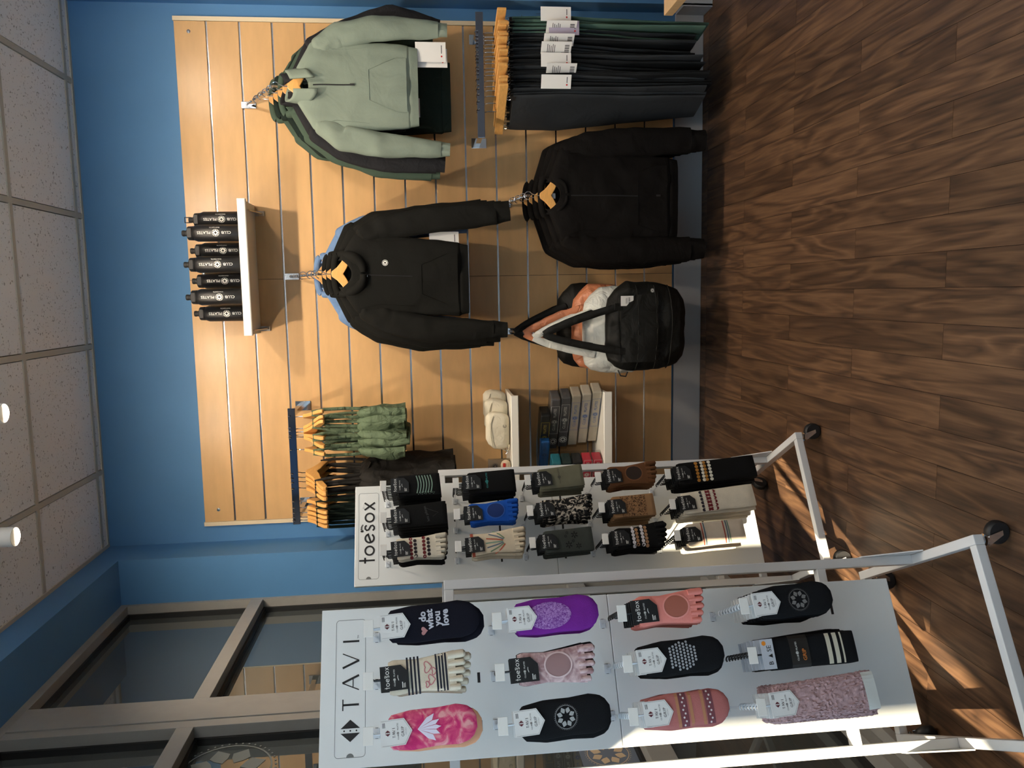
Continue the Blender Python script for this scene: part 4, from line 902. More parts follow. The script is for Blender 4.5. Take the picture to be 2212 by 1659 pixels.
# ------------------------------------------------------------------ rolling sock racks
SLOTX = (-0.110, 0.0, 0.110)
def rack(label, o, th, rows, extra, wordmark, hookmat):
    t = thing('sock_rack', label, 'display rack', o, th)
    W, TB = 0.2345, 0.025
    for s in (-1, 1):
        MB().box(s * W - TB / 2, s * W + TB / 2, -TB / 2, TB / 2, 0.103, 1.410).build('post', M_rack, t, bevel=0.002)
        MB().box(s * W - TB / 2, s * W + TB / 2, -0.290, 0.290, 0.076, 0.103).build('foot', M_rack, t, bevel=0.002)
        MB().prism([(-0.075, 0.1035), (0.075, 0.1035), (0.0125, 0.250), (-0.0125, 0.250)], s * (W + TB / 2), s * (W + TB / 2 + 0.003), 'x').build('gusset', M_rack, t)
        for yy in (-0.272, 0.272):
            c = MB().lathe([(0.014, 0.058), (0.017, 0.060), (0.017, 0.066), (0.011, 0.068), (0.011, 0.076)], 18, (s * W, yy, 0))
            dx, dy = random.uniform(-1, 1), random.uniform(-0.6, 0.6); a = math.atan2(dy, dx) if yy > 0 else math.atan2(-0.4, 0.9)
            R = Matrix.Translation((s * W, yy, 0)) @ Matrix.Rotation(a, 4, 'Z')
            fk = MB().prism([(-0.012, 0.060), (0.014, 0.060), (0.026, 0.024), (0.014, 0.022)], -0.0145, -0.0125, 'y').prism([(-0.012, 0.060), (0.014, 0.060), (0.026, 0.024), (0.014, 0.022)], 0.0125, 0.0145, 'y').xf(R)
            c.add(fk.v, fk.f); co = c.build('caster', M_chrome, t, True)
            MB().lathe([(0.012, -0.0115), (0.026, -0.0115), (0.0295, -0.008), (0.0300, 0.0), (0.0295, 0.008), (0.026, 0.0115), (0.012, 0.0115)], 26).xf(R @ Matrix.Translation((0.019, 0, 0.0300)) @ Matrix.Rotation(PI / 2, 4, 'X')).build('wheel', M_black, co, True)
    for yy in (-0.2775, 0.2775): MB().box(-W + TB / 2, W - TB / 2, yy - TB / 2, yy + TB / 2, 0.0765, 0.1025).build('floor_bar', M_rack, t, bevel=0.002)
    for z in (1.397, 0.373): MB().box(-W + TB / 2, W - TB / 2, -TB / 2, TB / 2, z - TB / 2, z + TB / 2).build('cross_bar', M_rack, t, bevel=0.002)
    HW = 0.183
    MB().box(-HW, HW, -0.045, -0.0255, 0.210, 0.9853).build('lower_panel', M_panel, t, bevel=0.0015)
    up_ = MB().box(-HW, HW, -0.045, -0.0255, 0.9867, 1.718).build('upper_panel', M_panel, t, bevel=0.0015)
    for z in (0.50, 1.38): MB().box(-0.06, 0.06, -0.026, -0.010, z - 0.01, z + 0.01).build('panel_clamp', M_rack, t)
    YP = -0.0454
    zc = 1.645 if wordmark == 'tavi' else 1.668
    f = Flat(); x0, x1, z0, z1, r, lw = -0.159, 0.156, zc - 0.0355, zc + 0.0365, 0.008, 0.0011
    loop = []
    for (ccx, ccz, a0) in ((x1 - r, z1 - r, 0), (x0 + r, z1 - r, PI / 2), (x0 + r, z0 + r, PI), (x1 - r, z0 + r, 1.5 * PI)): loop += [(ccx + r * math.cos(a0 + k * PI / 8), ccz + r * math.sin(a0 + k * PI / 8)) for k in range(5)]
    f.stroke(loop + loop[:2], lw)
    f.on(plane_xz(YP)).build('sign_groove', mat('groove_grey', srgb(120, 124, 124), 0.6), up_)
    Flat().poly([(x0 + 0.009 * math.cos(a), zc + 0.009 * math.sin(a)) for a in [-PI / 2 + PI * k / 12 for k in range(13)]]).on(plane_xz(YP - 0.0001)).build('thumb_notch', mat('notch_grey', srgb(120, 122, 120), 0.6), up_)
    f = Flat()
    if wordmark == 'tavi':
        tavi_letters(f, zc, 0.040, (-0.0425, 0.0075, 0.059, 0.1045), 0.0048); f.text('TM', 0.1145, zc - 0.0175, 0.0058); diamond(Flat(), 0, 0, 1); diamond_ = Flat(); diamond(diamond_, -0.1005, zc, 0.0235).on(plane_xz(YP - 0.0002)).build('sign_mark', M_ink, up_)
    else:
        toesox(f, -0.0925, zc - 0.003, 0.0375, 0); f.ring(0.101, zc + 0.0195, 0.0022, 0.0028, 14)
    f.on(plane_xz(YP - 0.0002)).build('sign_lettering', M_ink, up_)
    for z in list(rows) + list(extra):
        for k, x in enumerate(SLOTX):
            if z in extra and extra[z][k] == 0: continue
            MB().box(x - 0.012, x + 0.012, YP, -0.04, z - 0.0035, z + 0.0035).build('slot', M_black, t)
    for z in rows:
        for x in SLOTX:
            h = MB().tube([(x, -0.044, z), (x, -0.276, z), (x, -0.280, z + 0.004)], 0.0026, 8)
            ho = h.build('display_hook', M_chrome, t, True)
            MB().box(x - 0.011, x + 0.011, -0.0475, -0.0455, z - 0.008, z + 0.008).build('hook_plate', M_clear, ho, bevel=0.001)
            MB().box(x - 0.0185, x + 0.0185, -0.284, -0.2825, z - 0.010, z + 0.0115).build('price_plate', M_white, ho, bevel=0.003)
    return t
TH_F, TH_B = math.radians(28.8), math.radians(30.5)
O_F, O_B = (0.159, -2.136, 0), (0.244, -1.183, 0)
ROWS_F = (1.582, 1.294, 1.005, 0.712); ROWS_B = (1.600, 1.352, 1.102, 0.852, 0.600)
rack('white rolling sock rack nearest the camera with diamond sign', O_F, TH_F, ROWS_F, {1.331: (1, 1, 0), 0.383: (0, 0, 1)}, 'tavi', M_clear)
rack('white rolling sock rack behind, nearer the slatwall', O_B, TH_B, ROWS_B, {1.19: (1, 1, 1), 0.955: (1, 1, 1), 0.42: (0, 1, 1)}, 'toesox', M_black)

# ------------------------------------------------------------------ sock packs
def sock_mat(name, rgb, var=0.06, vs=30, blotch=None, thr=0.5):
    if name in MATS: return MATS[name]
    m = mat(name, rgb, 0.88, var=var, vscale=vs, bump=0.4, bscale=700, spec=0.2)
    if blotch:
        nt = m.node_tree; L = nt.links; b = nt.nodes['Principled BSDF']; tc = nt.nodes.new('ShaderNodeTexCoord')
        n = nt.nodes.new('ShaderNodeTexNoise'); n.inputs['Scale'].default_value = blotch[1]; n.inputs['Detail'].default_value = 2; n.inputs['Distortion'].default_value = 1.2
        L.new(tc.outputs['Object'], n.inputs['Vector']); r = nt.nodes.new('ShaderNodeValToRGB'); e = r.color_ramp.elements
        cols_ = blotch[0]; e[0].position = 0.36; e[0].color = (*cols_[0], 1); e[1].position = 0.64; e[1].color = (*cols_[-1], 1)
        for i, c in enumerate(cols_[1:-1]): q = e.new(lerp(0.36, 0.64, (i + 1) / (len(cols_) - 1))); q.color = (*c, 1)
        L.new(n.outputs['Fac'], r.inputs['Fac']); L.new(r.outputs['Color'], b.inputs['Base Color'])
    return m
class Sock:
    """pressed sock, top at z=0, hanging to z=-L; returns body MB and front surface"""
    def __init__(s, kind, L, w, seed):
        s.kind, s.L, s.w, s.seed = kind, L, w, seed
        if kind == 'round': k = [(0, -0.000, 0.66, 0.5), (0.04, -0.03, 0.84, 0.85), (0.25, -0.25, 0.98, 1), (0.55, -0.55, 0.94, 1), (0.78, -0.78, 1.0, 1), (0.90, -0.90, 0.86, 0.9), (0.96, -0.96, 0.64, 0.7), (1.0, -1.0, 0.30, 0.3)]
        elif kind == 'toes': k = [(0, 0, 0.80, 0.5), (0.06, -0.06, 0.90, 0.9), (0.35, -0.35, 0.80, 1), (0.6, -0.60, 0.90, 1), (1.0, -0.86, 1.03, 0.9)]
        else: k = [(0, 0, 0.86, 0.5), (0.04, -0.04, 0.94, 0.9), (0.5, -0.5, 0.96, 1), (0.93, -0.94, 1.0, 1), (1.0, -1.0, 0.97, 0.6)]
        hw = w / 2; s.keys = [(u, z * L, -hw * f, hw * f, t) for u, z, f, t in k]
        fz = kind == 'fluff'
        s.mb, s.fy = soft(s.keys, 70 if fz else 22, 0.0115 if fz else 0.0085, seed, 0.0022, 0.55, 90 if fz else 26)
        if fz:
            def fuzz(x, y, z):
                v = noise.noise_vector(Vector((x * 420, y * 420, z * 230 + seed))); return (x + 0.0030 * v.x, y + 0.0038 * v.y, z + 0.0030 * v.z)
            s.mb.map(fuzz)
        if kind == 'toes':
            z0 = -0.84 * L
            for i, (dx, r, ln) in enumerate(((-0.395, 0.118, 0.075), (-0.205, 0.126, 0.115), (-0.012, 0.128, 0.145), (0.180, 0.130, 0.155), (0.385, 0.158, 0.165))):
                s.mb.tube([(dx * w, 0, z0 + 0.012), (dx * w * 1.03, 0, z0 - ln * L * 0.55), (dx * w * 1.05, 0, z0 - ln * L * 0.85), (dx * w * 1.05, 0, z0 - ln * L)], [r * w * 0.95, r * w, r * w * 0.92, r * w * 0.45], 12, flat=0.72)
    def lay(s, fl, eps=0.0010): return fl.on(lambda a, b: (a, s.fy(a, b) - eps, b))

WCARD = MB().prism([(-0.0265, 0.0), (0.0265, 0.0), (0.0265, -0.052), (0.0, -0.068), (-0.0265, -0.052)], -0.0011, 0.0011).mesh('card'); WCARD.materials.append(M_card)
KCARD = MB().prism([(-0.026, 0.0), (0.026, 0.0), (0.026, -0.046), (0.010, -0.062), (-0.026, -0.062)], -0.0011, 0.0011).mesh('card'); KCARD.materials.append(M_kcard)
BCARD = MB().prism([(-0.033, 0.0), (0.033, 0.0), (0.033, -0.030), (-0.033, -0.030)], -0.0011, 0.0011).mesh('card'); BCARD.materials.append(mat('silver_card', srgb(196, 200, 208), 0.35))
wt = Flat(); diamond(wt, 0, -0.0155, 0.0058); WTXT1 = wt.on(plane_xz(-0.0016)).mesh('card_mark'); WTXT1.materials.append(mat('wine_print', srgb(92, 30, 40), 0.5))
wt = Flat(); tavi_letters(wt, -0.0285, 0.0058, (-0.0085, -0.0028, 0.0028, 0.0085), 0.0010)
wt.text('CLUB', -0.0100, -0.0375, 0.0042).text('PILATES', 0.0110, -0.0375, 0.0042).gear(-0.002, -0.0372, 0.0026)
wt.text('GRIP', 0, -0.0478, 0.0088, spacing=1.15).text('S O C K S', 0, -0.0545, 0.0032)
wt.stroke([(-0.0245, -0.0505), (0.0, -0.0655), (0.0245, -0.0505)], 0.0004).stroke([(-0.0245, -0.003), (-0.0245, -0.0505)], 0.0004).stroke([(0.0245, -0.003), (0.0245, -0.0505)], 0.0004)
for k in range(3): wt.rect(0.011, 0.021, -0.0062 - 0.0022 * k, -0.0052 - 0.0022 * k)
WTXT2 = wt.on(plane_xz(-0.0016)).mesh('card_lettering'); WTXT2.materials.append(mat('grey_ink', srgb(70, 66, 68), 0.6))
kt = Flat(); toesox(kt, -0.0195, -0.016, 0.0076, 0)
kt.text('CLUB', -0.012, -0.031, 0.0045).text('PILATES', 0.010, -0.031, 0.0045).gear(-0.0035, -0.0308, 0.0028).stroke([(-0.006, -0.040), (0.000, -0.038), (0.005, -0.0385)], 0.0012)
kt.rect(-0.022, -0.010, -0.0485, -0.0468).rect(-0.022, -0.013, -0.0515, -0.0503).rect(-0.022, -0.012, -0.0540, -0.0530)
KTXT = kt.on(plane_xz(-0.0016)).mesh('card_lettering'); KTXT.materials.append(M_wink)
bt = Flat().text('B', -0.020, -0.019, 0.0155).text('SE', 0.012, -0.019, 0.0155); bt.poly([(-0.0085, -0.0245), (0.0005, -0.0245), (-0.004, -0.0140)])
BTXT = bt.on(plane_xz(-0.0016)).mesh('card_lettering'); BTXT.materials.append(M_ink)
bt = Flat().poly([(0.024 + 0.0055 * math.cos(k * PI / 3), -0.008 + 0.0055 * math.sin(k * PI / 3)) for k in range(6)]); BSTK = bt.on(plane_xz(-0.0016)).mesh('sticker'); BSTK.materials.append(mat('orange_print', srgb(230, 140, 40), 0.5))
jk = MB().tube([(0, 0.0, -0.034), (0, 0.0, -0.022)] + [(0.0065 * math.sin(a), 0, -0.0045 - 0.0065 * math.cos(a) - 0.002) for a in [0.0]] + [(0.0075 * math.cos(a), 0, -0.003 + 0.0075 * math.sin(a)) for a in [-1.1 + 0.42 * k for k in range(9)]], 0.0021, 6)
JHOOK_W = jk.mesh('plastic_hook', True); JHOOK_W.materials.append(M_clear)
JHOOK_K = jk.mesh('plastic_hook', True); JHOOK_K.materials.append(M_black)

C_ = lambda *a: srgb(*a)
def stripes(sk, zs, th, n=10, wf=0.47):
    f = Flat()
    for z in zs: f.rect(-sk.w * wf, sk.w * wf, z - th / 2, z + th / 2, n)
    return f
def dots(sk, z, n, r, ph=0.0, sx=None):
    f = Flat()
    for k in range(n):
        x = (k - (n - 1) / 2 + ph) * (sx or sk.w * 0.92 / n)
        if abs(x) + r < sk.w * 0.5: f.disc(x, z, r, 16)
    return f
MANY = {'heart_doodle', 'grip_dots', 'fair_isle_fleck', 'dark_dots', 'maroon_dots', 'white_dots', 'tan_dots', 'mint_stripes', 'mint_flecks', 'snowflake', 'scallop', 'lotus_print', 'blossom_print', 'slogan', 'wordmark_print', 'script_print', 'wrap_lettering', 'wrap_emblem'}
def deco(code, sk, body):
    """pattern pieces knitted into the front sock; children of the sock body"""
    L, w = sk.L, sk.w
    def O(name, fl, m, e=0.0010):
        o = sk.lay(fl, e).build(name, m, body)
        if name in MANY: o['kind'] = 'stuff'
        return o
    def OS(name, zs, th, m, e=0.0010):
        for z in zs: O(name, stripes(sk, (z,), th), m, e)
    mm = lambda n, c: mat(n, C_(*c), 0.85)
    if code == 'F11':
        f = Flat()
        for k in range(5):
            a = (k - 2) * 0.36; f.poly([(0 + 0.030 * math.sin(a - 0.16), -0.125 + 0.060 * math.cos(a - 0.16) - 0.012), (0.046 * math.sin(a), -0.127 + 0.062 * math.cos(a) + 0.012 - 0.012), (0.030 * math.sin(a + 0.16), -0.125 + 0.060 * math.cos(a + 0.16) - 0.012), (0, -0.122)])
        f.v = [(x * 0.9, -(y + 0.09) * 0.9 - 0.09) for x, y in f.v]; O('lotus_print', f, mm('lilac_white', (232, 222, 240)))
    elif code == 'F12':
        OS('stripe', (-0.042, -0.050, -0.058, -0.066, -0.106, -0.113, -0.120, -0.127), 0.0040, mm('navy_yarn', (24, 26, 40)))
        f = Flat()
        for (hx, hz, s) in ((-0.013, -0.093, 0.010), (0.014, -0.086, 0.011), (-0.022, -0.084, 0.006), (0.004, -0.100, 0.007)):
            f.stroke([(hx + s * 1.1 * (math.sin(a) ** 3), hz + s * 0.9 * (0.81 * math.cos(a) - 0.31 * math.cos(2 * a) - 0.12 * math.cos(3 * a))) for a in [2 * PI * k / 20 for k in range(21)]], 0.0020)
        O('heart_doodle', f, mm('rose_yarn', (190, 110, 116)))
    elif code == 'F13':
        f = Flat()
        for k, (s, z) in enumerate((('do', -0.078), ('what', -0.094), ('you', -0.111), ('love', -0.129))): f.text(s, 0.006 if k else 0.013, z, 0.0215, bold=0.035)
        O('slogan', f, mm('pale_grey_yarn', (196, 196, 206)))
        O('heart', Flat().poly([(-0.018 + 0.009 * (math.sin(a) ** 3), -0.079 + 0.0085 * (0.81 * math.cos(a) - 0.31 * math.cos(2 * a) - 0.12 * math.cos(3 * a) - 0.06 * math.cos(4 * a))) for a in [2 * PI * k / 24 for k in range(24)]]), mm('dusty_heart', (176, 124, 124)))
    elif code in ('F21', 'F43'): O('blossom_print', Flat().lotus(0.0, -0.098, 0.026), mm('silver_yarn_' + code, (170, 172, 172) if code == 'F21' else (120, 118, 116)))
    elif code in ('F22', 'F33', 'B22', 'B43'):
        rx, rz_, z = 0.026, 0.030, -0.090
        O('foot_opening', Flat().oval(0.003, z, rx, rz_), {'F22': mm('rib_mauve', (158, 124, 124)), 'F33': mm('rib_rust', (168, 96, 78)), 'B22': mm('rib_blue', (14, 44, 104)), 'B43': mm('rib_brown', (44, 28, 20))}[code])
        f = Flat(); f.v = []; n = 30
        v = [(0.003 + rx * 1.02 * math.cos(2 * PI * k / n), z + rz_ * 1.02 * math.sin(2 * PI * k / n)) for k in range(n + 1)]; f.stroke(v, 0.0035)
        O('opening_rim', f, {'F22': mm('rim_pink', (222, 196, 196)), 'F33': mm('rim_coral', (236, 150, 138)), 'B22': mm('rim_blue', (40, 90, 176)), 'B43': mm('rim_brown', (120, 76, 44))}[code], 0.0018)
    elif code == 'F23':
        O('speckled_panel', Flat().oval(0.0, -0.078, 0.030, 0.052), sock_mat('lilac_speckle', C_(150, 96, 176), blotch=((C_(112, 52, 140), C_(184, 140, 204)), 260)))
    elif code == 'F32':
        f = Flat()
        for i in range(9):
            for j in range(8):
                x, z = (i - 4) * 0.0068, -0.062 - j * 0.0082
                if (x / 0.029) ** 2 + ((z + 0.09) / 0.040) ** 2 < 1: f.disc(x + (0.0034 if j % 2 else 0), z, 0.0030, 6)
        O('grip_dots', f, mm('grey_grip', (168, 170, 176)))
    elif code == 'F31':
        OS('fair_isle_band', (-0.075, -0.135), 0.018, mm('plum_yarn', (120, 66, 74))); OS('fair_isle_stripe', (-0.062, -0.092, -0.120), 0.007, mm('ochre_yarn', (184, 128, 92)))
        f = Flat()
        for z in (-0.075, -0.135):
            for k in range(9): f.disc((k - 4) * 0.0080, z + 0.002 * (-1) ** k, 0.0024, 6)
        O('fair_isle_fleck', f, mm('white_fleck', (226, 214, 212)), 0.0016)
    elif code == 'F41': OS('white_cuff', (-L + 0.016,), 0.030, mm('white_fluff', (228, 232, 228)), 0.0058)
    elif code == 'F42':
        OS('stripe', (-0.148, -0.166), 0.0105, mm('ivory_yarn', (206, 200, 180))); OS('stripe', (-0.181,), 0.0042, mm('ivory_yarn', (206, 200, 180)))
        O('wrap_label', Flat().rect(-0.036, 0.036, -0.098, -0.052, 10), mat('soft_black_label', (0.018, 0.017, 0.016), 0.45), 0.0016)
        O('wrap_lettering', Flat().text('GRIP', -0.008, -0.085, 0.0125, bold=0.01), mm('orange_ink', (214, 128, 56)), 0.0022)
        O('wrap_emblem', Flat().text('CLUB', -0.014, -0.068, 0.0055).gear(-0.003, -0.0675, 0.0036).text('PILATES', 0.012, -0.068, 0.0055), M_wink, 0.0022)
    elif code == 'B11':
        O('dark_dots', Flat().add(*(lambda f: (f.v, f.f))(dots(sk, -0.062, 6, 0.0058, 0.3))).add(*(lambda f: (f.v, f.f))(dots(sk, -0.106, 6, 0.0058, 0.4))), mm('ink_yarn', (34, 24, 30)))
        O('maroon_dots', Flat().add(*(lambda f: (f.v, f.f))(dots(sk, -0.048, 6, 0.0058, -0.1))).add(*(lambda f: (f.v, f.f))(dots(sk, -0.091, 6, 0.0058, -0.1))), mm('maroon_yarn', (108, 30, 34)))
    elif code == 'B12':
        O('script_print', Flat().stroke([(-0.012, -0.122), (0.0, -0.142), (0.014, -0.112), (0.022, -0.098)], 0.0008).text('lets pilates', 0.0, -0.102, 0.0130, rot=0.2), mm('ash_yarn', (74, 76, 76)))
    elif code == 'B13':
        f = Flat()
        for k in range(6): f.stroke([(-0.030 + 0.062 * q / 8, -0.070 - 0.0095 * k - 0.006 * math.sin(PI * q / 8)) for q in range(9)], 0.0038)
        O('mint_stripes', f, mm('mint_yarn', (126, 150, 136)))
        g = Flat()
        for k in range(22): g.disc(-0.034 + 0.010 * ((k * 7) % 5) / 5, -0.075 - 0.0026 * k, 0.0012, 6)
        O('mint_flecks', g, mm('mint_yarn', (126, 150, 136)))
    elif code == 'B21':
        cc = [(176, 84, 58), (112, 134, 104), (96, 110, 126), (120, 150, 130), (176, 84, 58), (96, 110, 126), (112, 134, 104)]
        for i, c in enumerate(cc):
            a = (i - 3) * 0.30; e = (0.052 * math.sin(a) * 1.0, -0.125 + 0.075 * math.cos(a)); O('sunburst_ray', Flat().stroke([(0.012 * math.sin(a), -0.125 + 0.016 * math.cos(a)), (e[0] * 0.62, e[1] * 0.5 - 0.06), (max(-0.037, min(0.037, e[0])), e[1])], 0.0042), mm('ray_%d_%d' % (c[0], c[1]), c))
        OS('heel_trim', (-0.006,), 0.010, mm('rust_yarn', (150, 70, 50)))
    elif code in ('B23', 'B33'):
        m_ = mm('teal_print', (58, 150, 148)) if code == 'B23' else M_ink; O('wordmark_print', Flat().text('CLUB', -0.014, -0.066 if code == 'B23' else -0.072, 0.0075).gear(0.0, -0.0655 if code == 'B23' else -0.0715, 0.0056).text('PILATES', 0.019, -0.066 if code == 'B23' else -0.072, 0.0075), m_)
    elif code == 'B31':
        f = Flat()
        for (x, z, r) in ((-0.016, -0.082, 0.012), (0.014, -0.074, 0.006), (0.016, -0.105, 0.012), (-0.022, -0.115, 0.010), (-0.004, -0.098, 0.006), (0.026, -0.08, 0.006)):
            for k in range(6): a = k * PI / 3; f.stroke([(x + 0.25 * r * math.cos(a), z + 0.25 * r * math.sin(a)), (x + r * math.cos(a), z + r * math.sin(a))], r * 0.36)
        O('snowflake', f, mm('ink_flake', (10, 12, 12)))
    elif code == 'B41':
        O('white_dots', Flat().add(*(lambda f: (f.v, f.f))(dots(sk, -0.090, 6, 0.0062, 0.2))).add(*(lambda f: (f.v, f.f))(dots(sk, -0.058, 6, 0.0062, 0.0))), mm('white_dot', (206, 200, 204)))
        O('tan_dots', Flat().add(*(lambda f: (f.v, f.f))(dots(sk, -0.103, 6, 0.0060, -0.2))).add(*(lambda f: (f.v, f.f))(dots(sk, -0.071, 6, 0.0060, 0.35))), mm('tan_dot', (158, 118, 84)))
    elif code == 'B42': O('leopard_panel', Flat().rect(-0.036, 0.036, -0.118, -0.030, 12), sock_mat('leopard', C_(150, 112, 78), blotch=((C_(36, 24, 18), C_(140, 104, 72), C_(152, 114, 80)), 190)))
    elif code == 'B51':
        for z, c, th in ((-0.052, (150, 62, 48), 0.004), (-0.060, (70, 96, 110), 0.004), (-0.130, (150, 62, 48), 0.004), (-0.140, (70, 96, 110), 0.004), (-0.147, (104, 128, 110), 0.004)): O('stripe', stripes(sk, (z,), th), mm('st_%d_%d' % (c[0], c[1]), c))
    elif code in ('B52', 'B53'):
        A, Bc = ((112, 32, 38), (40, 34, 44)) if code == 'B52' else ((172, 116, 40), (226, 222, 206))
        for z, c in ((-0.070, A if code == 'B53' else Bc), (-0.090, Bc if code == 'B53' else A), (-0.100, A), (-0.118, Bc if code == 'B53' else A)):
            f = Flat()
            for k in range(6): f.disc((k - 2.5) * 0.0125, z, 0.0058, 12, 0.0066 if code == 'B53' else 0.0065)
            O('scallop', f, mm('sc_%d_%d_%d' % c, c))
        if code == 'B52':
            f = Flat()
            for z in (-0.080, -0.110):
                for k in range(6): f.disc((k - 2.5) * 0.0125, z, 0.0045, 12, 0.007)
            O('scallop', f, mm('ivory_scallop', (222, 214, 196)), 0.0016)

SPEC = {  # code: kind, length, width, material, card, number on hook, what it is
 'F11': ('round', 0.190, 0.082, sock_mat('pink_tie_dye', C_(222, 96, 130), blotch=((C_(206, 52, 112), C_(226, 96, 130), C_(238, 168, 170)), 34)), 'W', 2, 'pink tie-dye socks with white lotus'),
 'F12': ('toes', 0.172, 0.084, sock_mat('cream_knit', C_(226, 214, 192)), 'K', 2, 'cream toe socks with navy stripes and hearts'),
 'F13': ('round', 0.205, 0.084, sock_mat('midnight_knit', C_(18, 18, 30)), 'W', 2, 'black slogan socks with a heart'),
 'F21': ('round', 0.200, 0.082, sock_mat('black_knit', C_(20, 21, 24)), 'W', 3, 'black socks with silver blossom, sparse hook'),
 'F22': ('toes', 0.178, 0.080, sock_mat('dusty_pink_dye', C_(206, 172, 172), blotch=((C_(168, 130, 132), C_(224, 196, 196)), 42)), 'K', 3, 'dusty pink toe socks with round opening'),
 'F23': ('round', 0.195, 0.082, sock_mat('purple_knit', C_(120, 40, 146)), 'W', 3, 'purple socks with speckled panel'),
 'F31': ('round', 0.182, 0.076, sock_mat('dusty_rose_knit', C_(190, 116, 112)), 'W', 6, 'dusty rose fair isle socks'),
 'F32': ('round', 0.190, 0.080, sock_mat('black_knit', C_(20, 21, 24)), 'W', 6, 'black socks with grey grip dots'),
 'F33': ('toes', 0.162, 0.078, sock_mat('coral_knit', C_(232, 140, 128)), 'K', 6, 'coral half-toe socks with opening'),
 'F41': ('fluff', 0.240, 0.086, sock_mat('mauve_fluff', C_(190, 158, 160), 0.16, 220), 'W', 6, 'fluffy mauve socks with white cuff'),
 'F42': ('crew', 0.215, 0.072, sock_mat('black_knit', C_(20, 21, 24)), 'B', 8, 'black striped crew socks with silver card'),
 'F43': ('round', 0.185, 0.078, sock_mat('black_knit', C_(20, 21, 24)), 'W', 8, 'black socks with grey blossom, lowest row'),
 'B11': ('toes', 0.170, 0.082, sock_mat('ivory_knit', C_(220, 210, 190)), 'K', 7, 'ivory toe socks with dark red dots'),
 'B12': ('crew', 0.170, 0.080, sock_mat('soft_black_knit', C_(17, 17, 18)), 'K', 9, 'plain black socks with script print'),
 'B13': ('crew', 0.150, 0.078, sock_mat('soft_black_knit', C_(17, 17, 18)), 'K', 9, 'black socks with mint stripes'),
 'B21': ('toes', 0.190, 0.084, sock_mat('oat_knit', C_(216, 200, 174)), 'K', 4, 'oat toe socks with sunburst stripes'),
 'B22': ('toes', 0.172, 0.080, sock_mat('royal_blue_knit', C_(28, 84, 176)), 'K', 4, 'royal blue half-toe socks'),
 'B23': ('crew', 0.165, 0.080, sock_mat('soft_black_knit', C_(17, 17, 18)), 'K', 8, 'black socks with teal wordmark'),
 'B31': ('crew', 0.168, 0.082, sock_mat('slate_knit', C_(62, 66, 62)), 'K', 6, 'slate socks with black snowflakes'),
 'B32': ('toes', 0.182, 0.080, sock_mat('mono_tie_dye', C_(60, 56, 54), blotch=((C_(18, 18, 20), C_(30, 29, 30), C_(206, 194, 176)), 60)), 'K', 6, 'black and cream tie-dye socks'),
 'B33': ('crew', 0.158, 0.080, sock_mat('olive_grey_knit', C_(108, 106, 88)), 'K', 6, 'olive grey socks with dark wordmark'),
 'B41': ('toes', 0.182, 0.082, sock_mat('soft_black_knit', C_(17, 17, 18)), 'K', 7, 'black toe socks with tan and white dots'),
 'B42': ('crew', 0.150, 0.080, sock_mat('tan_knit', C_(150, 114, 80)), 'K', 7, 'tan leopard print socks'),
 'B43': ('toes', 0.178, 0.082, sock_mat('cocoa_knit', C_(104, 68, 42)), 'K', 5, 'brown toe socks with opening'),
 'B51': ('crew', 0.205, 0.084, sock_mat('oatmeal_marl', C_(196, 182, 164)), 'K', 7, 'oatmeal socks with rust and teal stripes'),
 'B52': ('crew', 0.265, 0.082, sock_mat('ivory_knit', C_(220, 210, 190)), 'K', 7, 'tall ivory socks with maroon scallops'),
 'B53': ('crew', 0.290, 0.084, sock_mat('soft_black_knit', C_(17, 17, 18)), 'K', 7, 'tall black socks with mustard scallops'),
}
SECOND = {'F11': sock_mat('peach_knit', C_(236, 178, 140)), 'B11': sock_mat('soft_black_knit', C_(17, 17, 18)), 'F22': sock_mat('black_knit', C_(20, 21, 24))}
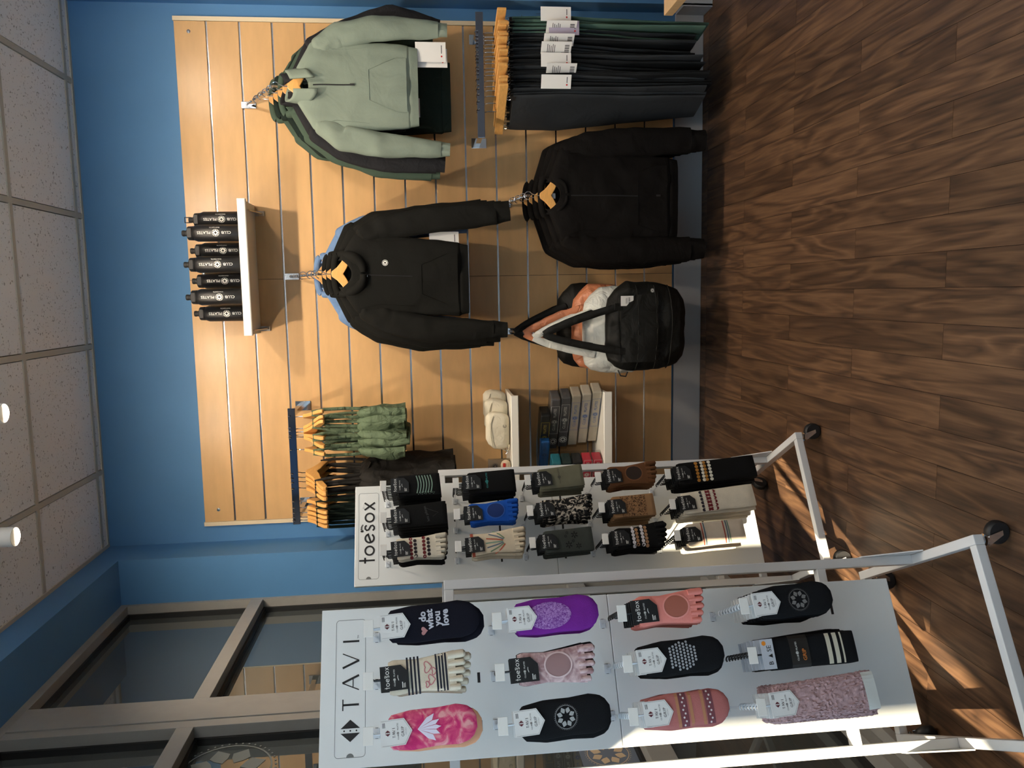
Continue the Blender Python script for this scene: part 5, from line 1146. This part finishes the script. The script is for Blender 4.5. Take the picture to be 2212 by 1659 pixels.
for code, (kind, L, w, m_, card, n, what) in SPEC.items():
    front = code[0] == 'F'; o, th = (O_F, TH_F) if front else (O_B, TH_B); rows = ROWS_F if front else ROWS_B
    z = rows[int(code[1]) - 1]; x = SLOTX[int(code[2]) - 1]
    rr = random.Random(code); top = -0.046
    dy0 = -0.262; step = min(0.020, 0.19 / max(1, n - 1)); gap = 0.0 
    back_me = None; hookm = JHOOK_W if card == 'W' else JHOOK_K
    for k in range(n):
        yy = dy0 + step * k; c, s = math.cos(th), math.sin(th); jx = 0.0
        wx, wy = o[0] + (x + jx) * c - yy * s, o[1] + (x + jx) * s + yy * c
        rkn = 'front rack' if front else 'rear rack'
        if k == 0: lb = '%s, frontmost pack on its hook, %s' % (what, rkn)
        else: lb = '%s pack from front, hook of %s' % (('second', 'third', 'fourth', 'fifth', 'sixth', 'seventh', 'eighth', 'ninth')[k - 1], what)
        t = thing('sock_pack', lb, 'socks', (wx, wy, z + 0.0035), th + (rr.uniform(-0.05, 0.05) if k else -0.02), 'packs hanging with the ' + what)
        t.rotation_euler[1] = -rr.uniform(0.03, 0.09) if not front else -rr.uniform(0.02, 0.07)
        put('plastic_hook', hookm, None, t)
        cd = put('card', {'W': WCARD, 'K': KCARD, 'B': BCARD}[card], None, t, loc=(0, -0.0125, -0.028))
        if k == 0:
            if card == 'W': put('card_mark', WTXT1, None, cd); put('card_lettering', WTXT2, None, cd)
            elif card == 'K': put('card_lettering', KTXT, None, cd)
            else: put('card_lettering', BTXT, None, cd); put('sticker', BSTK, None, cd)
            sk = Sock(kind, L, w, rr.random() * 50); body = sk.mb.build('sock', m_, t, True, loc=(0, 0, top))
            deco(code, sk, body)
        else:
            if back_me is None:
                sk2 = Sock(kind, L, w * 1.02, rr.random() * 50); back_me = sk2.mb.mesh('sock', True); back_me.materials.append(SECOND.get(code, m_) if (n == 2 or code in ('F22',)) else m_)
                alt = sk2.mb.mesh('sock', True); alt.materials.append(SECOND.get(code, m_))
            me = alt if (code in SECOND and k >= n // 2) else back_me
            put('sock', me, None, t, loc=(rr.uniform(-0.002, 0.002), 0, top - (0.012 if n == 2 and k == 1 else 0.004 * rr.random())))
